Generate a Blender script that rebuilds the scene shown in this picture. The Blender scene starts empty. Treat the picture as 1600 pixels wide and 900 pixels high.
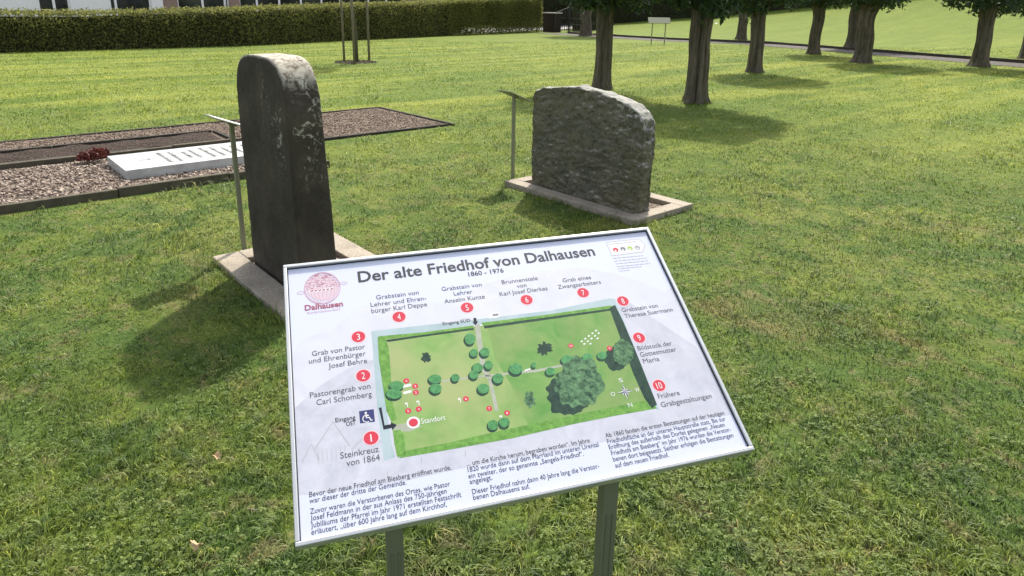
import bpy, math, random
import numpy as np
from mathutils import Vector, Matrix, noise

scene = bpy.context.scene
COL = scene.collection
random.seed(7)
rng = np.random.default_rng(11)

# ------------------------------------------------------------------ camera
HC = 1.65                     # eye height in metres
FPX, PX, PY = 1061.0, 800.0, 325.0      # focal length and principal point, photograph pixels
_g = np.array([745 - PX, 3900 - PY, FPX]); _g /= np.linalg.norm(_g)
_up = -_g
_fw = np.array([0, 0, 1.]) - _up * _up[2]; _fw /= np.linalg.norm(_fw)
_rt = np.cross(_fw, _up)
if _rt[0] < 0: _rt = -_rt
R = np.array([_rt, _fw, _up])

cam_d = bpy.data.cameras.new("camera")
cam = bpy.data.objects.new("camera", cam_d); COL.objects.link(cam)
cx, cy, cz = R @ np.array([1, 0, 0.]), R @ np.array([0, -1., 0]), R @ np.array([0, 0, -1.])
cam.matrix_world = Matrix(((cx[0], cy[0], cz[0], 0), (cx[1], cy[1], cz[1], 0), (cx[2], cy[2], cz[2], HC), (0, 0, 0, 1)))
cam_d.sensor_width = 36; cam_d.lens = 36 * FPX / 1600
cam_d.shift_y = -(450 - PY) / 1600
cam_d.clip_start = 0.05; cam_d.clip_end = 1500
scene.camera = cam

# ------------------------------------------------------------------ light
SUN_EL = math.radians(48); SUN_DIR = (0.22, 1.0)
_n = math.hypot(*SUN_DIR)
sunv = Vector((SUN_DIR[0] / _n * math.cos(SUN_EL), SUN_DIR[1] / _n * math.cos(SUN_EL), math.sin(SUN_EL)))
world = bpy.data.worlds.new("World"); scene.world = world; world.use_nodes = True
wn = world.node_tree; bg = wn.nodes['Background']
sky = wn.nodes.new('ShaderNodeTexSky'); sky.sky_type = 'NISHITA'; sky.sun_disc = False
sky.sun_elevation = SUN_EL; sky.sun_rotation = math.atan2(sunv.x, sunv.y)
sky.air_density = 1.2; sky.dust_density = 3.0; sky.ozone_density = 1.0
bw = wn.nodes.new('ShaderNodeRGBToBW'); wn.links.new(sky.outputs[0], bw.inputs[0])      # thin white cloud: a paler, less blue sky
warm = wn.nodes.new('ShaderNodeMix'); warm.data_type = 'RGBA'; warm.blend_type = 'MULTIPLY'; warm.inputs[0].default_value = 1.0
wn.links.new(bw.outputs[0], warm.inputs[6]); warm.inputs[7].default_value = (1.0, .99, .95, 1)
mxs = wn.nodes.new('ShaderNodeMix'); mxs.data_type = 'RGBA'; mxs.inputs[0].default_value = .68
wn.links.new(sky.outputs[0], mxs.inputs[6]); wn.links.new(warm.outputs[2], mxs.inputs[7]); wn.links.new(mxs.outputs[2], bg.inputs[0]); bg.inputs[1].default_value = 0.15
sl = bpy.data.lights.new("sun", 'SUN'); sl.energy = 2.8; sl.angle = math.radians(1.5); sl.color = (1.0, 0.93, 0.80)
so = bpy.data.objects.new("sun", sl); COL.objects.link(so)
so.rotation_euler = sunv.to_track_quat('Z', 'Y').to_euler(); so.location = (20, 20, 40)
vs = scene.view_settings; vs.view_transform = 'Standard'; vs.look = 'None'; vs.exposure = 1.24; vs.gamma = 1

# ------------------------------------------------------------------ pixel / terrain helpers
def terrain(x, y):
    q = x * .757 + y * .653 - 35.0
    h = np.where(q > 0, np.where(q < 35, .0031 * q * q, .0031 * 35 * 35 + .217 * (q - 35)), 0.0)
    return h
def ray(x, y): return R @ np.array([(x - PX) / FPX, (y - PY) / FPX, 1.])
def gp(x, y, z=0.0):
    r = ray(x, y); k = (z - HC) / r[2]; return Vector((r[0] * k, r[1] * k, z))
def gt(x, y):
    r = ray(x, y); k = 1.0; dk = .05
    while k < 400:
        p = r * k
        if HC + p[2] <= float(terrain(p[0], p[1])): return Vector((p[0], p[1], float(terrain(p[0], p[1]))))
        k += dk * max(1, k / 10)
    return None
E1 = Vector((.653, -.757, 0)).normalized()       # the grave rows run along these two directions
E2 = Vector((.757, .653, 0)).normalized()
E2 = (E2 - E1 * E1.dot(E2)).normalized()
UP = Vector((0, 0, 1))

# ------------------------------------------------------------------ object helpers
def tag(o, label=None, cat=None, group=None, kind=None):
    if label: o['label'] = label
    if cat: o['category'] = cat
    if group: o['group'] = group
    if kind: o['kind'] = kind
    return o
def empty(name, loc, label, cat, group=None):
    o = bpy.data.objects.new(name, None); COL.objects.link(o); o.location = loc
    o.empty_display_size = .1
    return tag(o, label, cat, group)
class MB:
    """collects vertices and faces in world coordinates"""
    def __init__(s): s.v = []; s.f = []; s.sm = False
    def add(s, v, f):
        n = len(s.v); s.v += [tuple(p) for p in v]; s.f += [tuple(i + n for i in q) for q in f]; return s
    def box(s, o, a, b, c):
        """box with corner o and edge vectors a, b, c"""
        o, a, b, c = Vector(o), Vector(a), Vector(b), Vector(c)
        P = [o, o + a, o + a + b, o + b, o + c, o + a + c, o + a + b + c, o + b + c]
        F = [(0, 3, 2, 1), (4, 5, 6, 7), (0, 1, 5, 4), (1, 2, 6, 5), (2, 3, 7, 6), (3, 0, 4, 7)]
        if a.cross(b).dot(c) < 0: F = [f[::-1] for f in F]
        return s.add(P, F)
    def tube(s, pts, rad, seg=12, cap=True):
        pts = [Vector(p) for p in pts]; n0 = len(s.v); V = []; F = []
        for i, p in enumerate(pts):
            d = (pts[min(i + 1, len(pts) - 1)] - pts[max(i - 1, 0)]).normalized()
            a = d.cross(Vector((1, 0, 0)) if abs(d.x) < .8 else Vector((0, 1, 0))).normalized(); b = d.cross(a)
            r = rad[i] if isinstance(rad, (list, tuple)) else rad
            for k in range(seg):
                t = 2 * math.pi * k / seg; V.append(p + (a * math.cos(t) + b * math.sin(t)) * r)
        for i in range(len(pts) - 1):
            for k in range(seg):
                F.append((i * seg + k, i * seg + (k + 1) % seg, (i + 1) * seg + (k + 1) % seg, (i + 1) * seg + k))
        if cap:
            F.append(tuple(range(seg))[::-1]); F.append(tuple((len(pts) - 1) * seg + k for k in range(seg)))
        return s.add(V, F)
    def build(s, name, mat, parent=None, loc=None, smooth=False, bevel=0):
        base = Vector(parent_world(parent)) if parent else Vector(loc or (0, 0, 0))
        me = bpy.data.meshes.new(name)
        me.from_pydata([(p[0] - base[0], p[1] - base[1], p[2] - base[2]) for p in s.v], [], s.f)
        me.materials.append(mat); me.update()
        if smooth: me.polygons.foreach_set('use_smooth', [True] * len(me.polygons))
        o = bpy.data.objects.new(name, me); COL.objects.link(o)
        if parent: o.parent = parent
        else: o.location = base
        if bevel:
            m = o.modifiers.new('bevel', 'BEVEL'); m.width = bevel; m.segments = 2; m.limit_method = 'ANGLE'
        return o
def parent_world(p):
    w = Vector((0, 0, 0))
    while p: w += Vector(p.location); p = p.parent
    return w
def npmesh(name, V, F, mat, parent=None, loc=(0, 0, 0), smooth=False, cols=None):
    """V (n,3), F (m,k) numpy arrays"""
    me = bpy.data.meshes.new(name)
    n, (m, k) = len(V), F.shape
    base = np.array(parent_world(parent)) if parent else np.array(loc, float)
    me.vertices.add(n); me.vertices.foreach_set('co', (V - base).astype(np.float32).ravel())
    me.loops.add(m * k); me.loops.foreach_set('vertex_index', F.astype(np.int32).ravel())
    me.polygons.add(m); me.polygons.foreach_set('loop_start', np.arange(0, m * k, k, dtype=np.int32))
    if smooth: me.polygons.foreach_set('use_smooth', np.ones(m, bool))
    me.materials.append(mat); me.update(calc_edges=True)
    if cols is not None:
        a = me.attributes.new('rnd', 'FLOAT', 'POINT'); a.data.foreach_set('value', cols.astype(np.float32))
    o = bpy.data.objects.new(name, me); COL.objects.link(o)
    if parent: o.parent = parent
    else: o.location = loc
    return o

# ------------------------------------------------------------------ material helpers
class NT:
    def __init__(s, name):
        s.m = bpy.data.materials.new(name); s.m.use_nodes = True; s.t = s.m.node_tree
        s.bsdf = s.t.nodes['Principled BSDF']; s.out = s.t.nodes['Material Output']
    def n(s, typ, **kw):
        nd = s.t.nodes.new('ShaderNode' + typ)
        for k, v in kw.items():
            if k.startswith('i_'):
                key = k[2:]; key = int(key) if key.isdigit() else key
                nd.inputs[key].default_value = v
            else: setattr(nd, k, v)
        return nd
    def l(s, a, b): s.t.links.new(a, b)
    def pos(s, obj=False, scale=(1, 1, 1), rot=(0, 0, 0)):
        if obj: src = s.n('TexCoord').outputs['Object']
        else: src = s.n('NewGeometry').outputs['Position']
        mp = s.n('Mapping'); mp.inputs['Scale'].default_value = scale; mp.inputs['Rotation'].default_value = rot
        s.l(src, mp.inputs[0]); return mp.outputs[0]
    def noise(s, vec, scale, detail=4, rough=.55, dist=0):
        n = s.n('TexNoise'); n.inputs['Scale'].default_value = scale; n.inputs['Detail'].default_value = detail
        n.inputs['Roughness'].default_value = rough; n.inputs['Distortion'].default_value = dist
        s.l(vec, n.inputs['Vector']); return n.outputs['Fac']
    def ramp(s, fac, stops):
        r = s.n('ValToRGB'); e = r.color_ramp.elements
        while len(e) < len(stops): e.new(.5)
        for i, (p, c) in enumerate(stops):
            e[i].position = p; e[i].color = (*c, 1) if len(c) == 3 else c
        s.l(fac, r.inputs[0]); return r.outputs[0]
    def mix(s, fac, a, b, mode='MIX'):
        m = s.n('Mix', data_type='RGBA', blend_type=mode)
        for sock, val in ((m.inputs[0], fac), (m.inputs[6], a), (m.inputs[7], b)):
            if isinstance(val, (int, float)): sock.default_value = val
            elif isinstance(val, tuple): sock.default_value = (*val, 1)
            else: s.l(val, sock)
        return m.outputs[2]
    def math(s, op, a, b=0.0, clamp=False):
        m = s.n('Math', operation=op); m.use_clamp = clamp
        for i, v in enumerate((a, b)):
            if isinstance(v, (int, float)): m.inputs[i].default_value = v
            else: s.l(v, m.inputs[i])
        return m.outputs[0]
    def bump(s, h, strength=.5, dist=.01):
        b = s.n('Bump'); b.inputs['Strength'].default_value = strength; b.inputs['Distance'].default_value = dist
        s.l(h, b.inputs['Height']); s.l(b.outputs[0], s.bsdf.inputs['Normal']); return b
    def done(s, col=None, rough=.8, spec=.3, metal=0):
        if col is not None:
            if isinstance(col, tuple): s.bsdf.inputs['Base Color'].default_value = (*col, 1)
            else: s.l(col, s.bsdf.inputs['Base Color'])
        if isinstance(rough, (int, float)): s.bsdf.inputs['Roughness'].default_value = rough
        else: s.l(rough, s.bsdf.inputs['Roughness'])
        s.bsdf.inputs['Specular IOR Level'].default_value = spec; s.bsdf.inputs['Metallic'].default_value = metal
        return s.m
    def translucent(s, col, fac):
        tr = s.n('BsdfTranslucent'); s.l(col, tr.inputs[0])
        mx = s.n('MixShader'); mx.inputs[0].default_value = fac
        s.l(s.bsdf.outputs[0], mx.inputs[1]); s.l(tr.outputs[0], mx.inputs[2]); s.l(mx.outputs[0], s.out.inputs[0])

def plain(name, col, rough=.6, spec=.3, metal=0, var=.12, scale=30, bump=0):
    t = NT(name); p = t.pos(True); f = t.noise(p, scale, 5)
    c = t.mix(f, tuple(x * (1 - var) for x in col), tuple(min(1, x * (1 + var)) for x in col))
    if bump: t.bump(f, .4, bump)
    return t.done(c, rough, spec, metal)

GREENS = None
def grass_colour(t):
    """patchy lawn colour, the same field for the soil sheet and the blades"""
    p = t.pos()
    big = t.noise(p, .55, 5, .6, .4)
    mid = t.noise(p, 2.1, 4, .6, .5)
    dry = t.noise(p, .9, 6, .68, .9)
    c = t.ramp(big, [(.34, (.086, .140, .022)), (.50, (.148, .205, .032)), (.64, (.210, .245, .055))])
    c = t.mix(t.ramp(mid, [(.44, (0, 0, 0)), (.60, (1, 1, 1))]), c, (.075, .140, .026))
    c = t.mix(t.ramp(dry, [(.57, (0, 0, 0)), (.72, (.8, .8, .8))]), c, (.26, .20, .10))
    sm = t.noise(p, 7.5, 5, .65, .6)
    c = t.mix(t.ramp(sm, [(.54, (0, 0, 0)), (.68, (.75, .75, .75))]), c, (.23, .20, .095))
    c = t.mix(t.ramp(sm, [(.34, (.9, .9, .9)), (.47, (0, 0, 0))]), c, (.055, .110, .022))
    # farther lawn: pale streaks of mown clippings plus painted shading of undulating ground
    mp2 = t.n('Mapping'); mp2.inputs['Scale'].default_value = (.13, 1.0, 1); t.l(t.pos(rot=(0, 0, math.radians(-40.8))), mp2.inputs[0])
    st = t.noise(mp2.outputs[0], 1.15, 4, .55, .5)
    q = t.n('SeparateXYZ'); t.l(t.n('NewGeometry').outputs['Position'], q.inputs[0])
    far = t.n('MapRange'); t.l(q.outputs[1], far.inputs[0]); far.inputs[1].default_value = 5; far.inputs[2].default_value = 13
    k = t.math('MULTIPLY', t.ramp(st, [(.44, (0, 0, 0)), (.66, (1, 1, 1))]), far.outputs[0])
    c = t.mix(t.math('MULTIPLY', far.outputs[0], .55), c, (.210, .290, .036))  # farther lawn painted brighter, for backlight glowing through the grass
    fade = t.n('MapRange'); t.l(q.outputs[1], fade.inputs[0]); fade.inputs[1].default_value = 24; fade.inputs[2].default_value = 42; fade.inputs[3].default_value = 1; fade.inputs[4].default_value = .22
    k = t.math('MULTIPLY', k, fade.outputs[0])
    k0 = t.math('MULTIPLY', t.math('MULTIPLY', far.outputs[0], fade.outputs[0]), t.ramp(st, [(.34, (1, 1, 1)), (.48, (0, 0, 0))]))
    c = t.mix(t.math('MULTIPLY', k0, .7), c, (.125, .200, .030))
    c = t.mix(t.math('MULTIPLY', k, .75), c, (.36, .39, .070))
    return c
def m_lawn():
    t = NT('lawn_soil'); c = grass_colour(t)
    p = t.pos()
    fine = t.noise(p, 45, 6, .7); f2 = t.noise(t.pos(scale=(1, .45, 1)), 9, 6, .75)
    c = t.mix(t.ramp(fine, [(.3, (.25, .25, .25)), (.7, (1, 1, 1))]), (.045, .05, .02), c)
    c = t.mix(t.ramp(f2, [(.33, (.35, .35, .35)), (.6, (0, 0, 0))]), c, (.04, .065, .018))
    h = t.math('ADD', fine, t.math('MULTIPLY', f2, 2.0))
    t.bump(h, .55, .03)
    return t.done(c, .95, .1)
def m_blade():
    t = NT('grass_blade'); c = grass_colour(t)
    a = t.n('Attribute', attribute_name='rnd').outputs['Fac']
    c = t.mix(t.ramp(a, [(0, (.55, .55, .55)), (.5, (1.0, 1.0, 1.0)), (1, (1.75, 1.65, 1.5))]), c, c, 'MIX')
    m = t.mix(1.0, c, t.ramp(a, [(0, (.38, .42, .38)), (.5, (.95, .95, .95)), (.93, (1.75, 1.6, 1.5)), (1, (2.3, 1.85, 1.7))]), 'MULTIPLY')
    t.done(m, .55, .35); t.translucent(m, .38); return t.m
def m_leaf(name, dark, light, tr=.3, rough=.5):
    t = NT(name); a = t.n('Attribute', attribute_name='rnd').outputs['Fac']
    c = t.ramp(a, [(0, dark), (1, light)]); t.done(c, rough, .35); t.translucent(c, tr); return t.m
def m_gravel(name, cols, scale=55, bump=.02):
    t = NT(name); p = t.pos()
    v = t.n('TexVoronoi'); v.inputs['Scale'].default_value = scale; t.l(p, v.inputs['Vector'])
    sep = t.n('SeparateColor'); t.l(v.outputs['Color'], sep.inputs[0])
    c = t.ramp(sep.outputs[0], cols)
    d = t.ramp(v.outputs['Distance'], [(.25, (1, 1, 1)), (.65, (.25, .25, .25))])
    c = t.mix(1, c, d, 'MULTIPLY')
    c = t.mix(t.math('MULTIPLY', t.noise(p, 1.5, 4), .5), c, tuple(x * .7 for x in cols[1][1]))
    t.bump(t.math('SUBTRACT', 1.0, v.outputs['Distance']), .9, bump)
    return t.done(c, .9, .2)
def m_stele():
    t = NT('weathered_sandstone'); p = t.pos(True)
    n1 = t.noise(p, 3.2, 6, .65, .3); n2 = t.noise(p, 38, 6, .7); n3 = t.noise(t.pos(True, (1, 1, .22)), 9, 5, .6, .4)
    c = t.ramp(n1, [(.3, (.024, .021, .017)), (.55, (.056, .047, .038)), (.8, (.110, .088, .068))])
    c = t.mix(t.ramp(n3, [(.52, (0, 0, 0)), (.72, (.7, .7, .7))]), c, (.055, .052, .044))
    c = t.mix(t.ramp(n2, [(.45, (0, 0, 0)), (.8, (.5, .5, .5))]), c, (.075, .07, .06))
    q = t.n('SeparateXYZ'); t.l(t.n('TexCoord').outputs['Object'], q.inputs[0])
    nz = t.n('SeparateXYZ'); t.l(t.n('NewGeometry').outputs['Normal'], nz.inputs[0])
    # crust of pale lichen, mostly on the cap and high on the shoulders
    li = t.noise(p, 26, 7, .75, .8); li2 = t.noise(t.pos(True, (1, 1, .35)), 5.5, 4, .6, .6)
    top = t.n('MapRange'); t.l(nz.outputs[2], top.inputs[0]); top.inputs[1].default_value = .12; top.inputs[2].default_value = .75
    hi = t.n('MapRange'); t.l(q.outputs[2], hi.inputs[0]); hi.inputs[1].default_value = .60; hi.inputs[2].default_value = .95
    dt = t.n('VectorMath', operation='DOT_PRODUCT'); t.l(t.n('TexCoord').outputs['Object'], dt.inputs[0]); dt.inputs[1].default_value = (.653, -.757, 0)
    en = t.n('MapRange'); t.l(dt.outputs['Value'], en.inputs[0]); en.inputs[1].default_value = -.05; en.inputs[2].default_value = .26
    k1 = t.ramp(t.math('ADD', li, t.math('MULTIPLY', top.outputs[0], .22)), [(.545, (0, 0, 0)), (.62, (1, 1, 1))])
    k2 = t.math('MULTIPLY', k1, t.math('MAXIMUM', top.outputs[0], t.math('MULTIPLY', t.math('MULTIPLY', hi.outputs[0], en.outputs[0]),
         t.ramp(li2, [(.46, (0, 0, 0)), (.54, (1, 1, 1))]))))
    c = t.mix(k2, c, (.42, .40, .34))
    c = t.mix(t.math('MULTIPLY', top.outputs[0], t.ramp(li, [(.40, (.75, .75, .75)), (.56, (0, 0, 0))])), c, (.10, .075, .055))
    t.bump(t.math('ADD', n2, t.math('MULTIPLY', li, .8)), .7, .008)
    return t.done(c, .88, .25)
def m_rock():
    t = NT('rough_hewn_stone'); p = t.pos(True)
    n1 = t.noise(p, 4, 6, .65, .3); n2 = t.noise(p, 30, 8, .75, .3); n3 = t.noise(p, 11, 5, .6, .5)
    c = t.ramp(n1, [(.3, (.085, .086, .070)), (.5, (.150, .143, .112)), (.75, (.220, .198, .150))])
    c = t.mix(t.ramp(n3, [(.5, (0, 0, 0)), (.7, (.8, .8, .8))]), c, (.100, .104, .088))
    c = t.mix(t.ramp(n2, [(.48, (0, 0, 0)), (.75, (.6, .6, .6))]), c, (.20, .19, .165))
    pit = t.noise(t.pos(True, (1, 1, 1.7)), 22, 6, .72, .6); sp = t.noise(p, 75, 4, .8); bl = t.noise(p, 2.2, 4, .6, .4)
    c = t.mix(t.ramp(bl, [(.45, (0, 0, 0)), (.62, (.6, .6, .6))]), c, (.135, .120, .070))
    c = t.mix(t.ramp(pit, [(.34, (.9, .9, .9)), (.46, (0, 0, 0))]), c, (.030, .030, .024))
    c = t.mix(t.ramp(sp, [(.56, (0, 0, 0)), (.70, (.7, .7, .7))]), c, (.27, .26, .23))
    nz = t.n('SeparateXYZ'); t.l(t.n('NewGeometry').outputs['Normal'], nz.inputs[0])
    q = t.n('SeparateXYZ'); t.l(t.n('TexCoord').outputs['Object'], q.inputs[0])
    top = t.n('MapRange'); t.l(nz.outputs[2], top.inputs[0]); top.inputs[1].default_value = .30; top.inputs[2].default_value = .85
    hi = t.n('MapRange'); t.l(q.outputs[2], hi.inputs[0]); hi.inputs[1].default_value = .1; hi.inputs[2].default_value = 1.25
    li = t.noise(p, 17, 8, .78, .9); li2 = t.noise(p, 3.3, 3, .6)
    dt = t.n('VectorMath', operation='DOT_PRODUCT'); t.l(t.n('TexCoord').outputs['Object'], dt.inputs[0]); dt.inputs[1].default_value = (.653, -.757, 0)
    en = t.n('MapRange'); t.l(dt.outputs['Value'], en.inputs[0]); en.inputs[1].default_value = -.1; en.inputs[2].default_value = .6
    k = t.ramp(t.math('ADD', li, t.math('ADD', t.math('MULTIPLY', top.outputs[0], .19), t.math('MULTIPLY', t.math('MULTIPLY', hi.outputs[0], t.math('MULTIPLY', en.outputs[0], li2)), .28))), [(.625, (0, 0, 0)), (.70, (1, 1, 1))])
    c = t.mix(k, c, (.42, .42, .38))
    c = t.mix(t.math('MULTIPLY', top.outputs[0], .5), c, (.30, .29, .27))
    t.bump(t.math('ADD', n2, t.math('MULTIPLY', n3, 1.3)), .8, .016)
    return t.done(c, 1.0, .04)
def m_bark(name, a, b):
    t = NT(name); p = t.pos(True, (1, 1, .12))
    n = t.noise(p, 14, 8, .7, .5); n2 = t.noise(t.pos(True), 5, 4)
    c = t.ramp(n, [(.35, a), (.65, b)]); c = t.mix(t.math('MULTIPLY', n2, .35), c, (.06, .07, .04))
    t.bump(n, .9, .03); return t.done(c, .9, .15)

M = dict(
    lawn=m_lawn(), blade=m_blade(), stele=m_stele(), rock=m_rock(),
    bark=m_bark('furrowed_bark', (.042, .034, .027), (.19, .155, .122)),
    youngbark=m_bark('young_bark', (.07, .065, .04), (.13, .12, .08)),
    crown=m_leaf('dark_tree_leaf', (.020, .042, .020), (.060, .105, .040), .25),
    beech=m_leaf('hedge_leaf', (.060, .080, .020), (.33, .33, .10), .52, .7),
    hedgecore=plain('hedge_twigs', (.035, .036, .018), .9, .1, var=.5, scale=8),
    farhedge=m_leaf('far_hedge_leaf', (.016, .030, .016), (.055, .075, .035), .2),
    gravel=m_gravel('red_brown_gravel', [(0, (.13, .09, .07)), (.5, (.21, .155, .12)), (1, (.33, .26, .205))], 48, .02),
    pebble=m_gravel('pale_pebbles', [(0, (.10, .07, .055)), (.5, (.27, .21, .17)), (1, (.50, .40, .33))], 34, .03),
    soil=m_gravel('dark_bark_soil', [(0, (.030, .018, .013)), (.5, (.060, .038, .028)), (1, (.12, .08, .06))], 40, .03),
    path=m_gravel('grey_gravel_path', [(0, (.10, .09, .085)), (.5, (.15, .135, .125)), (1, (.22, .20, .18))], 30, .02),
    kerb=plain('mossy_concrete_kerb', (.085, .075, .055), .9, .2, var=.6, scale=14, bump=.004),
    darkedge=plain('dark_edging_stone', (.040, .036, .030), .9, .2, var=.4, scale=12),
    edge=plain('path_edging', (.07, .06, .05), .9, .2, var=.4, scale=6),
    metal=plain('olive_grey_metal', (.22, .23, .16), .45, .5, .3, var=.12, scale=9),
    darkmetal=plain('dark_steel', (.14, .155, .115), .5, .4, .2, var=.12, scale=9),
    alu=plain('brushed_aluminium', (.50, .52, .55), .42, .5, .6, var=.05, scale=60),
    sheet=None,
    road=plain('pale_asphalt', (.30, .29, .28), .9, .2, var=.12, scale=4),
    brick=plain('brown_pier', (.035, .024, .021), .85, .2, var=.3, scale=10),
    cap=plain('pale_stone_cap', (.45, .43, .39), .8, .2),
    gate=plain('black_iron', (.02, .02, .02), .5, .4),
    stake=plain('weathered_wood_stake', (.17, .15, .105), .85, .2, var=.25, scale=12),
    leafdry=plain('dry_leaf', (.46, .33, .19), .8, .2, var=.2, scale=60),
)
def m_slab():
    t = NT('pale_marble'); p = t.pos(True); n = t.noise(p, 5, 6, .6, 1.5)
    c = t.ramp(n, [(.35, (.32, .335, .335)), (.6, (.44, .455, .455))]); t.bump(t.noise(p, 80, 4), .1, .002)
    return t.done(c, .35, .5)
def m_plinth():
    t = NT('sandy_concrete_frame'); p = t.pos(); n = t.noise(p, 60, 6, .75); n2 = t.noise(p, 5, 5, .6)
    c = t.ramp(n, [(.3, (.20, .165, .13)), (.55, (.34, .30, .25)), (.8, (.50, .46, .40))])
    c = t.mix(t.ramp(n2, [(.45, (0, 0, 0)), (.7, (.5, .5, .5))]), c, (.15, .13, .105))
    t.bump(n, .6, .006); return t.done(c, .9, .2)
def m_brick():
    t = NT('brown_brick'); b = t.n('TexBrick'); b.inputs['Scale'].default_value = 4.5
    t.l(t.pos(rot=(math.radians(90), 0, math.radians(55))), b.inputs[0])
    b.inputs['Color1'].default_value = (.22, .14, .11, 1); b.inputs['Color2'].default_value = (.28, .19, .15, 1); b.inputs['Mortar'].default_value = (.30, .27, .24, 1)
    return t.done(b.outputs[0], .9, .2)
def m_glass():
    t = NT('window_glass'); p = t.pos(); n = t.noise(p, .8, 3)
    c = t.ramp(n, [(.4, (.012, .016, .02)), (.65, (.05, .055, .05))]); return t.done(c, .06, .5)
M['slab'] = m_slab(); M['plinth'] = m_plinth(); M['housebrick'] = m_brick(); M['glass'] = m_glass()
M['white'] = plain('white_render', (.78, .78, .78), .8, .3, var=.04, scale=5)
M['wframe'] = plain('white_window_frame', (.80, .80, .80), .5, .4, var=.02)
M['slate'] = plain('dark_roof_tile', (.10, .06, .05), .8, .3, var=.3, scale=3)
M['heather'] = m_leaf('red_heather', (.06, .016, .014), (.20, .05, .035), .2)
M['clover'] = m_leaf('clover_leaf', (.060, .105, .020), (.19, .24, .060), .30, .7)

# ------------------------------------------------------------------ ground
def warp(t, a, b): return np.where(t < 0, -a * np.abs(t) ** 2.4, b * np.abs(t) ** 2.4)
gx = warp(np.linspace(-1, 1, 301), 230, 300); gy = warp(np.linspace(-.55, 1, 301), 120, 330)
GX, GY = np.meshgrid(gx, gy, indexing='ij')
GZ = terrain(GX, GY)
n = 301
idx = np.arange(n * n).reshape(n, n)
F = np.stack([idx[:-1, :-1], idx[1:, :-1], idx[1:, 1:], idx[:-1, 1:]], -1).reshape(-1, 4)
g = npmesh('lawn', np.stack([GX.ravel(), GY.ravel(), GZ.ravel()], 1), F, M['lawn'], smooth=True)
tag(g, 'mown cemetery lawn rising gently to the back right', 'lawn', kind='structure')

def ribbon(name, pts, w, mat, dz, label, cat, kind='structure'):
    """strip draped on the terrain; pts = centre line"""
    pts = [Vector(p) for p in pts]; dense = []
    for a, b in zip(pts[:-1], pts[1:]):
        k = max(1, int((b - a).length / .8)); dense += [a.lerp(b, i / k) for i in range(k)]
    dense.append(pts[-1]); V = []; F = []
    for i, p in enumerate(dense):
        d = (dense[min(i + 1, len(dense) - 1)] - dense[max(i - 1, 0)]); d.z = 0; d.normalize(); s = Vector((-d.y, d.x, 0))
        ww = w + .04 * noise.noise(p * 1.3)
        for t in (-1, -.33, .33, 1):
            q = p + s * ww * .5 * t; V.append((q.x, q.y, float(terrain(q.x, q.y)) + dz))
        if i:
            for t in range(3): a = (i - 1) * 4 + t; F.append((a, a + 1, a + 5, a + 4))
    mb = MB().add(V, F); o = mb.build(name, mat); tag(o, label, cat, kind=kind); return dense

# the gravel path with its dark edging, running from the gate to the right
pa = gt(868, 53); pb = gt(1030, 63); pc = gt(1180, 69); pd = gt(1438, 90); pe = pd + (pd - pc).normalized() * 25
pathpts = [pa + (pa - pb).normalized() * 1.0, pa, pb, pc, pd, pe]
ribbon('path', pathpts, 1.9, M['path'], .012, 'grey gravel path crossing the lawn under the trees', 'path')
side = []
for i, p in enumerate(pathpts[1:]):
    d = (pathpts[min(i + 2, 5)] - pathpts[i]); d.z = 0; d.normalize(); side.append(p + Vector((-d.y, d.x, 0)) * 1.02)
mb = MB()
for a, b in zip(side[:-1], side[1:]):
    k = max(1, int((b - a).length / 1.0))
    for i in range(k):
        p, q = a.lerp(b, i / k), a.lerp(b, (i + .985) / k); zz = float(terrain(p.x, p.y)); p.z = q.z = 0
        s = Vector((-(q - p).y, (q - p).x, 0)).normalized() * .10
        mb.box(p + UP * (zz - .05), (q - p) + UP * (float(terrain(q.x, q.y)) - zz), s, UP * (.17 + .012 * noise.noise(p)))
tag(mb.build('path_edging', M['edge'], loc=side[0]), 'dark raised edging along the far side of the gravel path', 'edging')

# ------------------------------------------------------------------ the grave plot on the left
O = gp(592, 170)
def ab(a, b, z=0): return O + E2 * a + E1 * b + UP * z
def flat(name, quad, mat, z, label=None, cat=None, parent=None, kind=None, res=.12, amp=.006):
    (a0, b0), (a1, b1) = quad; na = int((a1 - a0) / res) + 1; nb = int((b1 - b0) / res) + 1; V = []; F = []
    for i in range(na + 1):
        for j in range(nb + 1):
            p = ab(a0 + (a1 - a0) * i / na, b0 + (b1 - b0) * j / nb, z); p.z += amp * noise.noise(p * 4); V.append(p)
    for i in range(na):
        for j in range(nb): k = i * (nb + 1) + j; F.append((k, k + 1, k + nb + 2, k + nb + 1)[::-1])
    o = MB().add(V, F).build(name, mat, parent, loc=ab(a0, b0) if not parent else None, smooth=True)
    if label: tag(o, label, cat, kind=kind)
    return o
A0 = -6.4
bed = empty('gravel_plot', ab(-3, 1), 'large grave plot filled with reddish brown gravel behind the tall stele', 'grave plot')
flat('gravel', ((A0, .03), (-.03, 2.02)), M['gravel'], .018, parent=bed)
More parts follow.
